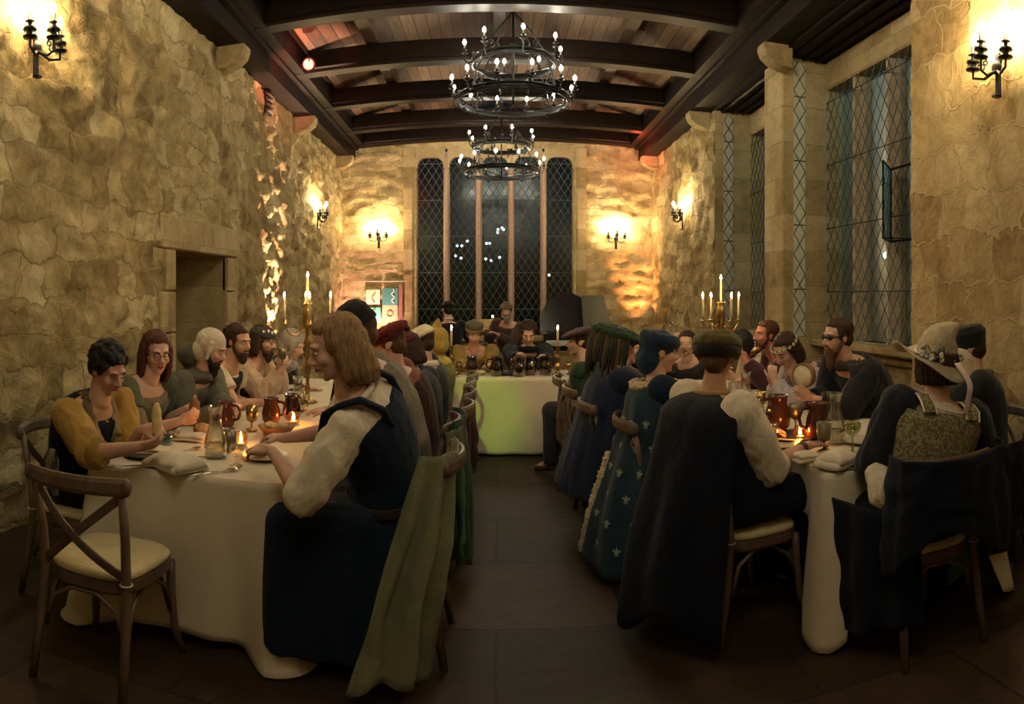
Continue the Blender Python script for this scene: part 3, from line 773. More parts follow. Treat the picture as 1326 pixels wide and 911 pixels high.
# ------------------------------------------------------------------ tables and cloths
def table(label, x0, x1, y0, y1):
    t = thing('dining_table', label, 'table', ((x0 + x1) / 2, (y0 + y1) / 2, 0)); hx, hy = (x1 - x0) / 2, (y1 - y0) / 2
    MB().box((0, 0, .735), (2 * hx - .02, 2 * hy - .02, .03), bev=.006).build('tabletop', M_chair, t)
    for a in (-1, 1):
        for b in (-1, 1): MB().tube([(a * (hx - .12), b * (hy - .15), 0), (a * (hx - .12), b * (hy - .15), .72)], .022, 8).build('leg', M_iron, t)
def cloth(label, x0, x1, y0, y1, hang, flare=.05, tail=None, fold=.012, seed=1, top=.762, cornerflare=.10):
    """hang(px, py) gives the drop at a rim point"""
    rc = .03; pts = []
    def seg(ax, ay, bx, by, n): return [(ax + (bx - ax) * i / n, ay + (by - ay) * i / n) for i in range(n)]
    cs = [(x1 - rc, y0 + rc, -PI / 2), (x1 - rc, y1 - rc, 0), (x0 + rc, y1 - rc, PI / 2), (x0 + rc, y0 + rc, PI)]
    rim = []
    for k in range(4):
        cx_, cy_, a0 = cs[k]
        for i in range(7):
            a = a0 + PI / 2 * i / 6; rim.append((cx_ + rc * math.cos(a), cy_ + rc * math.sin(a), math.cos(a), math.sin(a), 1 - abs(i - 3) / 3.0))
        nx_, ny_, na = cs[(k + 1) % 4]; e = (cx_ + rc * math.cos(a0 + PI / 2), cy_ + rc * math.sin(a0 + PI / 2)); f = (nx_ + rc * math.cos(na), ny_ + rc * math.sin(na))
        d = math.hypot(f[0] - e[0], f[1] - e[1]); n = int(d / .035)
        for i in range(1, n): rim.append((e[0] + (f[0] - e[0]) * i / n, e[1] + (f[1] - e[1]) * i / n, math.cos(a0 + PI / 2), math.sin(a0 + PI / 2), 0))
    corners = [(x0, y0), (x1, y0), (x1, y1), (x0, y1)]
    NV = 22; vs = []; fs = []; n = len(rim)
    for (x, y, nx, ny, cf) in rim:
        dc = min(math.hypot(x - a, y - b) for a, b in corners)
        h = hang(x, y)
        s_ = noise.noise(V((x * 3.1, y * 3.1, seed))) ; s2 = math.sin((x + y) * 17 + seed * 3 + 2 * s_)
        for j in range(NV + 1):
            q = j / NV; zz = top - h * q
            o_ = .004 + (flare * q ** 1.3) + fold * s2 * q + .02 * s_ * q + cornerflare * math.exp(-(dc / .10) ** 2) * q ** 1.1 * min(1, h / .5) - (.04 * math.exp(-((dc - .2) / .08) ** 2) * q)
            if j == 0: o_ = 0
            if zz < .02:
                o_ += (.02 - zz) * .7; zz = .006 + .012 * abs(noise.noise(V((x * 9, y * 9, q * 5))))
            vs.append(V((x + nx * o_, y + ny * o_, zz)))
    W = NV + 1
    for i in range(n):
        i2 = (i + 1) % n
        for j in range(NV): fs.append((i * W + j, i * W + j + 1, i2 * W + j + 1, i2 * W + j))
    # top grid with slight ripples, thin shell below
    b = len(vs); fs.append(tuple(i * W for i in range(n)))
    mb = MB(); mb.add(vs, fs, True)
    for k, f in enumerate(mb.f):
        if len(f) > 4: mb.sm[k] = False
    o = mb.build('tablecloth', M_linen); tag(o, label, 'tablecloth')
    md = o.modifiers.new('thick', 'SOLIDIFY'); md.thickness = .003; md.offset = 1
    return o
TL = (-1.90, -.91, 2.84, 6.55); TR = (1.44, 2.40, 2.80, 6.4); TB = (-.55, .98, 6.82, 7.55)
table('long dining table hidden under the left white tablecloth', *TL)
table('long dining table hidden under the right white tablecloth', *TR)
table('head table hidden under the cloth at the end of the aisle', *TB)
def hl(x, y): 
    d = min(math.hypot(x - TL[1], y - TL[2]), math.hypot(x - TL[0], y - TL[2]))
    return .70 + .07 * math.exp(-(d / .2) ** 2)
cloth('cream tablecloth on the long left table, hanging down to the floor by the empty chair', TL[0], TL[1], TL[2], TL[3], hl, .03, seed=2, cornerflare=.10)
def hr(x, y):
    d = math.hypot(x - TR[0], y - TR[2]); d2 = math.hypot(x - TR[1], y - TR[2])
    return .24 + .52 * math.exp(-(d / .10) ** 2) + .5 * math.exp(-(d2 / .12) ** 2)
cloth('cream tablecloth on the long right table with one long corner tail at the front', TR[0], TR[1], TR[2], TR[3], hr, .03, seed=5, cornerflare=.10)
def hb(x, y): return .74 if x < .62 else (.74 if y > 6.9 else .36 + .38 * max(0, 1 - (x - .62) / .04))
cloth('cream tablecloth on the head table, its front washed by green light', TB[0], TB[1], TB[2], TB[3], hb, .02, seed=8, fold=.016, cornerflare=.03)

# ------------------------------------------------------------------ tableware
TZ = .770
def on(px, py, z=TZ): p = world_pt(px, py, z); return p
def carafe(label, px, py, s=1.0, wine=None, group='carafes'):
    p = on(px, py); t = thing('carafe', label, 'carafe', p, 0)
    prof = [(0, .004), (.044, .004), (.05, .012), (.052, .05), (.048, .085), (.034, .125), (.026, .16), (.028, .19), (.036, .225), (.038, .228)]
    pr = [(r * s, z * s) for r, z in prof]; pin = [((r - .003) * s, max(z * s, .008)) for r, z in reversed(prof)]
    MB().lathe((0, 0, 0), pr + pin, 24).build('bottle', M_glass, t)
    h = .06 if wine is None else .12
    MB().lathe((0, 0, 0), [(0, .01 * s), (.045 * s, .012 * s), (.048 * s, .05 * s), (.046 * s, .06 * s), (0, .06 * s)] if wine is None else [(0, .01), (.045 * s, .012), (.048 * s, .05 * s), (.044 * s, .09 * s), (.03 * s, .125 * s), (0, .126 * s)], 20).build('liquid', wine or glass('water', (.80, .80, .70), .05, .78), t)
    return t
def goblet(label, px, py, m, h=.16, r=.034, kind='wine', group=None, p=None, parent_rot=None, liquid=None):
    p = on(px, py) if p is None else p; t = thing('goblet' if m is not M_glass else 'wine_glass', label, 'goblet' if m is not M_glass else 'glass', p)
    if group: t['group'] = group
    if kind == 'wine': bowl = [(.006, h * .42), (r * .7, h * .5), (r, h * .66), (r * .96, h * .84), (r * .86, h)]
    elif kind == 'coupe': bowl = [(.006, h * .55), (r * .8, h * .62), (r * 1.15, h * .76), (r * 1.2, h), ]
    elif kind == 'cup': bowl = [(.01, h * .34), (r * .8, h * .40), (r * .92, h * .62), (r * 1.02, h)]
    elif kind == 'tumbler': bowl = [(r * .8, .004), (r, h * .3), (r * 1.02, h * .55), (r * .85, h)]
    if kind == 'tumbler': prof = [(0, .003)] + bowl
    else: prof = [(0, .002), (r * .95, .003), (r * .9, .008), (.006, .016), (.005, h * .3)] + bowl
    pin = [(max(a - .002, 0), b) for a, b in reversed(bowl)] + [(0, bowl[0][1] + .004)]
    MB().lathe((0, 0, 0), prof + pin, 20).build('bowl', m, t)
    if liquid: 
        zz = bowl[0][1] + .006; MB().lathe((0, 0, 0), [(0, zz), (r * .7, zz + .012), (r * .88, h * .62), (0, h * .62)], 18).build('liquid', liquid, t)
    return t
M_pot = mat('brown_glazed_pottery', (.085, .022, .012), .18, 0, .3, 12, spec=.6)
M_amber = glass('dark_amber_glass', (.35, .12, .05), .06, .70)
M_pewter = mat('pewter', (.22, .19, .13), .38, .9, .2)
M_clay = mat('olive_ceramic', (.20, .16, .07), .35, 0, .2)
M_gold = mat('brass_cup', (.40, .26, .10), .25, 1, .2)
def jug(label, px, py, s=1.0, rz=0, m=None, group=None, loc=None):
    t = thing('pottery_jug', label, 'jug', loc or on(px, py), rz)
    if group: t['group'] = group
    prof = [(0, .003), (.045, .003), (.058, .02), (.062, .06), (.055, .10), (.045, .125), (.047, .15), (.052, .165), (.048, .166), (.042, .14), (.05, .08), (.05, .02), (0, .012)]
    MB().lathe((0, 0, 0), [(a * s, b * s) for a, b in prof], 22).build('body', m or M_pot, t)
    MB().tube([(.045 * s, 0, .145 * s), (.085 * s, 0, .14 * s), (.10 * s, 0, .10 * s), (.088 * s, 0, .06 * s), (.058 * s, 0, .05 * s)], .009 * s, 8).build('handle', m or M_pot, t)
    return t
def votive(label, px, py):
    p = on(px, py); t = thing('votive_candle', label, 'candle', p)
    pts = [(.020, 0), (.034, .012), (.040, .035), (.034, .065), (.027, .078)]
    MB().lathe((0, 0, 0), pts + [(a - .003, b) for a, b in reversed(pts)], 10).build('holder', glass('faceted', (1, .75, .42), .1, .8), t)
    MB().lathe((0, 0, 0), [(0, .006), (.024, .007), (.025, .02), (0, .022)], 12).build('wax', M_wax, t)
    MB().ell((0, 0, .040), (.008, .008, .018), seg=8, ring=6).build('flame', emit('votive_flame', (1, .60, .22), S_VOTIVE), t)
    return t
def napkin(label, px, py, w, d, h, rz, layers=2, puff=0):
    p = on(px, py); mb = MB()
    for k in range(layers):
        n = 12; g = []
        for i in range(n + 1):
            row = []
            for j in range(n + 1):
                x = (i / n - .5) * w * (1 - .06 * k); y = (j / n - .5) * d * (1 - .05 * k)
                e = min(i, n - i, j, n - j) / n
                z = h * (k + .5) / layers + .006 * noise.noise(V((x * 20, y * 20, k + p.x))) + puff * min(1, e * 3.2) ** .6
                row.append(V((x + .01 * k, y, z)))
            g.append(row)
        mb.sheet(g, h / layers * .8)
    o = mb.build('napkin', M_linen); o.location = p; o.rotation_euler = (0, 0, rz)
    return tag(o, label, 'napkin')
def plate(label, px, py, r=.12, m=None):
    o = MB().lathe((0, 0, 0), [(0, .002), (r * .6, .002), (r, .014), (r, .017), (r * .62, .006), (0, .006)], 32).build('plate', m or mat('stoneware', (.5, .44, .33), .4)); o.location = on(px, py); tag(o, label, 'plate')
    return o
def cutlery(kind, px, py, rz, label, group):
    mb = MB()
    if kind == 'knife':
        mb.box((0, -.06, .004), (.013, .10, .006), bev=.002); mb.prism([(-.008, -.01), (.006, -.01), (.009, .05), (.004, .10), (-.008, .09)], .003, .005)
    elif kind == 'fork':
        mb.tube([(0, -.10, .004), (0, -.02, .003), (0, .03, .006)], [.006, .004, .004], 6, flat=(1, .5)); mb.box((0, .042, .005), (.024, .03, .003), bev=.001)
        for k in (-1.5, -.5, .5, 1.5): mb.box((k * .0065, .075, .005), (.003, .04, .003))
    else:
        mb.tube([(0, -.10, .004), (0, -.02, .003), (0, .04, .006)], [.006, .004, .004], 6, flat=(1, .5)); mb.ell((0, .065, .006), (.019, .03, .005))
    o = mb.build(kind if kind != 'knife' else 'table_knife', M_steel); o.location = on(px, py); o.rotation_euler = (0, 0, rz); return tag(o, label, 'cutlery', group)
def bread(label, loc, r, rz=0, m=None, name='bread_roll'):
    mb = MB(); mb.ell((0, 0, 0), r); me = mb.vox(.008, 2)
    o = link_mesh(me, name, m or mat('bread_crust', (.42, .24, .09), .75, 0, .3, 30), None, lambda c: .006 * noise.noise(c * 30)); o.location = loc; o.rotation_euler = (0, 0, rz)
    return tag(o, label, 'bread')
def taper(parent, base, h, r=.0105, flame=None):
    b = V(base)
    c = MB().lathe(b, [(0, 0), (r, 0), (r * .95, h * .9), (r * .8, h), (0, h)], 12).build('candle', M_wax, parent)
    MB().lathe(b + V((0, 0, h)), [(0, .002), (.006, .010), (.0075, .020), (.004, .036), (0, .048)], 8).build('flame', flame or FLAME, c)
def candelabra(label, x, y, rz, th, h0=.60):
    t = thing('candelabra', label, 'candelabra', (x, y, TZ), rz)
    MB().lathe((0, 0, 0), [(0, 0), (.075, 0), (.078, .012), (.05, .025), (.022, .05), (.014, .08), (.024, .10), (.012, .13), (.016, .22), (.028, .26), (.012, .30), (.012, .40), (.03, .45), (.014, .48), (.012, h0 - .05), (.034, h0 - .03), (.036, h0 + .10), (.028, h0 + .12), (.036, h0 + .14), (.036, h0 + .15), (.013, h0 + .15), (0, h0 + .15)], 18).build('stem', M_brass, t)
    for k in range(4):
        a = th + k * PI / 2; c, s_ = math.cos(a), math.sin(a); R_ = .175
        m_ = MB(); m_.tube([(c * .02, s_ * .02, h0 - .04), (c * .07, s_ * .07, h0 - .10), (c * .13, s_ * .13, h0 - .09), (c * R_, s_ * R_, h0 - .03), (c * R_, s_ * R_, h0)], .007, 8)
        scroll(m_, (c * .07, s_ * .07, h0 - .05), a, .025, 1, 1, .004)
        m_.lathe((c * R_, s_ * R_, h0 - .01), [(0, -.03), (.012, -.025), (.006, -.01), (.030, .0), (.032, .006), (.012, .008), (.014, .035), (.011, .035), (0, .03)], 14)
        m_.build('arm', M_brass, t); taper(t, (c * R_, s_ * R_, h0 + .02), .165)
    taper(t, (0, 0, h0 + .15), .185)
    return t
def candlestick(label, x, y, h=.30, hc=.16):
    t = thing('candlestick', label, 'candlestick', (x, y, TZ))
    MB().lathe((0, 0, 0), [(0, 0), (.06, 0), (.062, .012), (.03, .03), (.018, .05), (.036, .08), (.03, .11), (.014, .13), (.03, .16), (.018, .20), (.012, h - .05), (.026, h - .035), (.012, h - .02), (.032, h - .008), (.032, h), (0, h)], 16).build('stem', M_brass, t)
    taper(t, (0, 0, h), hc, .012)
candelabra('brass five-light candelabra with lit candles on the left table', -1.42, 5.05, 0, .35)
candelabra('brass five-light candelabra with lit candles on the right table', 1.86, 5.60, 0, .2)
candlestick('brass candlestick with one lit candle at the left end of the head table', -.49 + .02, 6.98)
candlestick('brass candlestick with one lit candle at the right end of the head table', .60, 6.98)
# left table
napkin('folded cream napkin stack on the left table before the mustard-sleeved diner', 193, 586, .20, .12, .030, .2)
napkin('large crumpled white napkin near the front edge of the left table', 226, 604, .29, .19, .022, -.5, 3, .055)
napkin('folded cream napkins stacked on the left table behind the pewter bowl', 247, 569, .18, .12, .034, .1)
plate('stoneware plate of food before the woman in the blue pinafore', 342, 592, .12)
bread('flat bread slice lying on the plate before the woman in the blue pinafore', on(335, 585, TZ + .03), (.07, .045, .02), .3)
for kind, px, py, rz, lb in (('table_knife', 168, 604, -.75, 'knife left of the fork at the front left corner of the left table'), ('spoon', 178, 605, -.8, 'spoon between knife and fork at the front left corner of the left table'), ('fork', 188, 604, -.75, 'fork nearest the white napkin at the front left corner of the left table'),
                         ('table_knife', 277, 612, -.7, 'left knife of the pair beside the stemmed glass on the left table'), ('spoon', 284, 611, -.7, 'spoon beside the stemmed glass on the left table'), ('fork', 268, 592, -1.3, 'fork lying crosswise below the water carafe'), ('spoon', 243, 583, -.4, 'spoon lying beside the folded napkins by the carafe')):
    cutlery('knife' if kind == 'table_knife' else kind, px, py, rz, lb, 'cutlery on the left table')
carafe('clear water carafe standing near the front of the left table', 279, 591, 1.12)
carafe('clear glass carafe far along the left table beside the amber jug', 386, 533, 1.1)
goblet('pewter cup with straight sides beside the front water carafe', 297, 583, M_pewter, .115, .040, 'tumbler')
goblet('small clear stemmed glass at the front edge of the left table', 306, 604, M_glass, .105, .034, 'wine')
goblet('greenish gold stemmed goblet in the middle of the left table', 326, 557, M_gold, .15, .036, 'cup')
goblet('pewter bowl-shaped cup before the diner eating bread', 221, 568, M_pewter, .062, .050, 'tumbler')
goblet('low blue glass bowl beside the folded napkins on the left table', 213, 577, glass('blue_glass', (.35, .60, .66), .05, .7), .055, .050, 'tumbler')
jug('dark brown pottery jug behind the water carafe on the left table', 292, 553, .95, .0)
jug('dark brown pottery jug before the arm of the woman in the blue pinafore', 351, 547, .95, .0)
jug('amber glass jug far along the left table', 378, 543, 1.0, .3, M_amber)
votive('glowing votive candle between the jugs in the middle of the left table', 312, 578)
votive('glowing votive candle beside the amber jug on the left table', 380, 549)
bread('round bread roll on the left table beside the glowing votive', on(263, 556, TZ + .035), (.06, .05, .04))
o = MB().lathe((0, 0, 0), [(0, .003), (.07, .003), (.11, .05), (.106, .052), (.066, .01), (0, .01)], 28).build('serving_bowl', mat('wooden_bowl', (.25, .10, .05), .5)); o.location = on(358, 562); tag(o, 'reddish wooden serving bowl of bread on the left table', 'bowl')
for k, (dx, dy) in enumerate(((-.04, 0), (.035, .01), (0, -.03))): bread('torn bread piece in the wooden serving bowl, ' + ('left', 'right', 'front')[k] + ' one', V(o.location) + V((dx, dy, .05)), (.035, .03, .025), k, mat('bread_crumb', (.62, .48, .27), .85))
o = plate('dark plate tucked under the folded napkin at the left diner', 188, 590, .11, mat('dark_plate', (.05, .04, .035), .3)); 
# right table
napkin('puffy white napkin pouch at the front corner of the right table', 1083, 604, .19, .15, .03, .5, 2, .05)
napkin('small folded cream napkin beside the puffy pouch, under the bare arm', 1040, 597, .12, .10, .03, .2, 2, .02)
plate('stoneware plate beyond the green coupe glass on the right table', 1120, 572, .12)
plate('stoneware plate under the green coupe glass at the front of the right table', 1088, 592, .11)
plate('stoneware plate before the capped man, beyond his forearm', 1008, 577, .12)
for kind, px, py, rz, lb in (('fork', 1104, 608, 1.0, 'left fork of the row at the front edge of the right table'), ('knife', 1113, 607, 1.0, 'knife in the row at the front edge of the right table'), ('fork', 1121, 605, 1.0, 'right fork of the row at the front edge of the right table'), ('spoon', 1012, 572, -.9, 'shiny spoon on the plate by the forearm on the right table')):
    cutlery(kind, px, py, rz, lb, 'cutlery on the right table')
votive('glowing faceted votive lantern in the middle of the right table', 1036, 569)
jug('reddish brown pottery jug beyond the votive on the right table', 1007, 556, 1.25, 2.6)
jug('reddish brown pottery jug before the masked man', 1060, 567, 1.22, PI)
carafe('clear glass carafe with flared neck before the masked man', 1081, 573, 1.2)
carafe('clear glass carafe far along the right table near the candelabra', 965, 527, 1.1)
goblet('green tinted coupe glass standing on the front plate of the right table', 1104, 588, glass('green_glass', (.62, .68, .35), .05, .72), .165, .036, 'coupe')
goblet('tall clear goblet beside the sleeve of the woman in the felt hat', 1138, 590, M_glass, .165, .038, 'cup')
goblet('olive ceramic goblet between votive and carafe on the right table', 1067, 584, M_clay, .15, .040, 'cup')
goblet('pewter goblet behind the votive lantern on the right table', 1030, 559, M_pewter, .17, .042, 'wine')
goblet('brass cup in the middle of the right table', 985, 533, M_gold, .14, .036, 'cup')
goblet('clear wine glass beside the capped man on the right table', 993, 558, M_glass, .18, .042, 'wine')
goblet('stemless clear glass in front of the capped man', 1000, 570, M_glass, .10, .036, 'tumbler')
goblet('clear wine glass near the far carafe on the right table', 950, 525, M_glass, .18, .042, 'wine')
o = MB().lathe((0, 0, 0), [(0, .003), (.16, .004), (.17, .012), (.165, .014), (0, .008)], 30).build('serving_tray', mat('dark_tray', (.02, .018, .02), .35)); o.location = on(1022, 566); tag(o, 'dark round serving tray under the votive lantern on the right table', 'tray')
# head table
for px, z, lb in ((611, .17, 'leftmost'), (643, .15, 'second from the left'), (672, .16, 'third from the left'), (686, .15, 'fourth from the left'), (707, .17, 'rightmost')):
    th = (px - CX) / F; y = 7.02 + .06 * ((px * 7) % 3 - 1)
    jug('dark amber glass jug on the head table, ' + lb + ' in its row', 0, 0, 1.15, (px % 5) * 1.2, M_amber, 'amber jugs on the head table', (y * math.tan(th), y, TZ))
bread('pale bread slice before the laughing man at the head table', V((-.17, 7.05, TZ + .03)), (.06, .04, .022), .2, mat('bread_crumb', (.62, .48, .27), .85))
o = plate('dark plate on the head table before the young man in black', 660, 487, .12, mat('dark_plate', (.05, .04, .035), .3)); o.location = (.12, 7.1, TZ)
goblet('small gold cup at the left end of the head table', 0, 0, M_gold, .13, .035, 'cup', p=V((-.40, 7.08, TZ)))
goblet('small gold cup at the right end of the head table beside the candlestick', 0, 0, M_gold, .13, .035, 'cup', p=V((.72, 7.05, TZ)))
# ------------------------------------------------------------------ banner on the far wall
bn = thing('heraldic_banner', 'quartered banner of white, teal and peach squares hanging left of the far window', 'banner', (-2.38, YB - .12, 0))
def bz(py): return EYE + (HY - py) / F * 14.3
def bx(px): return math.tan((px - CX) / F) * (YB - .12) + 2.38
MB().tube([(bx(453), 0, bz(364)), (bx(527), 0, bz(364))], .012, 8).build('rail', mat('pale_rod', (.55, .42, .3)), bn)
cols = ((474, 492, 375, 394, (.70, .62, .42), 'cream quarter with a curved beast'), (495, 515, 373, 395, (.05, .20, .19), 'teal quarter with a white wavy edge'), (476, 493, 398, 417, (.10, .42, .30), 'green quarter'), (495, 515, 395, 417, (.62, .34, .20), 'peach quarter'))
for k, (a, b, c, d, cl, lb) in enumerate(cols):
    q = MB().box(((bx(a) + bx(b)) / 2, .0 + .001 * k, (bz(c) + bz(d)) / 2), (bx(b) - bx(a), .01, bz(c) - bz(d))).build('quarter', mat('quarter%d' % k, cl, .8, 0, .1), bn); q['label'] = lb
pts = [(bx(484) + .035 * math.cos(i * .55), -.012, bz(378) - i * .022) for i in range(11)]
MB().tube(pts, .009, 6).build('serpent_charge', mat('charge', (.30, .14, .07)), bn)
pts = [(bx(509) + .03 * math.sin(i * 1.5), -.012, bz(374) - i * .032) for i in range(10)]
MB().tube(pts, .012, 6).build('wavy_charge', mat('charge_w', (.7, .66, .55)), bn)
MB().tube([(bx(485), -.012, bz(401)), (bx(485), -.012, bz(413))], .02, 6).build('tower_charge', mat('charge_g', (.35, .55, .40)), bn)
MB().torus((bx(505), -.012, bz(406)), .06, .009, 18, 6, Matrix.Rotation(PI / 2, 3, 'X')).build('ring_charge', mat('charge', (.30, .14, .07)), bn)
MB().box(((bx(515.5) + bx(521)) / 2, .03, (bz(369) + bz(414)) / 2), (bx(521) - bx(515.5), .02, bz(369) - bz(414))).build('side_strip', mat('banner_strip', (.22, .10, .08)), bn)
# ------------------------------------------------------------------ grand piano
pn = thing('grand_piano', 'black grand piano with its lid raised in the far right part of the hall', 'piano', (1.42, 11.2, 0), 0)
M_pi = mat('piano_black', (.012, .011, .010), .15, 0, .1, 3, 0, spec=.6)
out = [(-.72, -.45), (.72, -.45), (.74, .55), (.55, .95), (.22, 1.1), (-.02, 1.0), (-.12, .75), (-.3, .5), (-.62, .38), (-.72, .2)]
MB().prism(out, .72, .98).build('case', M_pi, pn)
lid = [(-.62, 0), (.10, 0), (.10, .40), (.02, .56), (-.14, .64), (-.34, .62), (-.52, .50), (-.62, .32), (-.66, .15)]
MB().prism(lid, 0, .025, Matrix.Translation((-.10, -.12, 1.0)) @ Matrix.Rotation(math.radians(76), 4, 'X')).build('lid', M_pi, pn)
MB().box((0, -.46, .84), (1.36, .14, .08), bev=.01).build('keyboard', mat('keys', (.5, .48, .4)), pn)
MB().prism([(-.10, 0), (.36, 0), (.22, .56), (-.13, .56)], 0, .02, Matrix.Translation((.02, -.38, 1.02)) @ Matrix.Rotation(math.radians(82), 4, 'X')).build('music_desk', mat('piano_desk', (.05, .045, .02), .25), pn)
MB().tube([(-.5, .1, 1.0), (-.45, .1, 1.62)], .012, 6).build('lid_prop', M_pi, pn)
for x, y in ((-.6, -.3), (.62, -.3), (.3, .85)): MB().tube([(x, y, 0), (x, y, .74)], [.035, .06], 8).build('leg', M_pi, pn)
st = thing('music_stand', 'small gilt music stand between the two musicians by the window', 'music stand', (-.18, 10.4, 0))
MB().tube([(0, 0, .3), (0, 0, 1.05)], .01, 6).build('pole', M_brass, st); MB().box((0, 0, 1.12), (.42, .015, .22), Matrix.Rotation(-.4, 3, 'X'), bev=.006).build('desk', mat('gilt', (.32, .20, .07), .4, .5), st)
for k in range(3): a = k * 2.1; MB().tube([(0, 0, .32), (.25 * math.cos(a), .25 * math.sin(a), .005)], .008, 6).build('leg', M_brass, st)
MB().lathe((.1, -.02, 1.24), [(0, 0), (.012, .01), (.016, .03), (0, .05)], 8).build('lamp', emit('stand_lamp', (1, .8, .5), 12), st)
# ------------------------------------------------------------------ people
def skin(name, col):
    key = ('skin', tuple(col))
    if key in _mc: return _mc[key]
    m, t, N, L, B = nt(name); tc = texco(N); n = noise_n(N, L, tc.outputs['Object'], 14, 4)
    r = ramp(N, [(.3, tuple(c * .86 for c in col)), (.7, tuple(min(1, c * 1.1) for c in col))]); L.new(n.outputs['Fac'], r.inputs[0]); L.new(r.outputs[0], B.inputs['Base Color'])
    B.inputs['Roughness'].default_value = .5; B.inputs['Specular IOR Level'].default_value = .35
    B.inputs['Subsurface Weight'].default_value = .08; B.inputs['Subsurface Radius'].default_value = (.02, .008, .004)
    _mc[key] = m; return m
def hairmat(name, col):
    key = ('hair', tuple(col))
    if key in _mc: return _mc[key]
    m, t, N, L, B = nt(name); tc = texco(N); mp = N.new('ShaderNodeMapping'); L.new(tc.outputs['Object'], mp.inputs[0]); mp.inputs['Scale'].default_value = (90, 90, 9)
    n = noise_n(N, L, mp.outputs[0], 1, 5, .7)
    r = ramp(N, [(.3, tuple(c * .5 for c in col)), (.7, tuple(min(1, c * 1.35) for c in col))]); L.new(n.outputs['Fac'], r.inputs[0]); L.new(r.outputs[0], B.inputs['Base Color'])
    B.inputs['Roughness'].default_value = .6; B.inputs['Specular IOR Level'].default_value = .25; bump(N, L, n.outputs['Fac'], B, .6, .006)
    _mc[key] = m; return m
SK1 = skin('fair_skin', (.60, .36, .26)); SK2 = skin('warm_skin', (.54, .31, .21)); LIP = mat('lips', (.36, .10, .08), .4, 0, .05)
H_black = hairmat('black_hair', (.012, .010, .010)); H_dark = hairmat('dark_brown_hair', (.045, .022, .014)); H_brown = hairmat('brown_hair', (.10, .05, .026))
H_blonde = hairmat('dark_blonde_hair', (.27, .165, .075)); H_red = hairmat('reddish_hair', (.07, .022, .010))
EYE_W = mat('eye_white', (.6, .56, .5), .25, 0, .03); EYE_D = mat('eye_dark', (.02, .012, .01), .2)

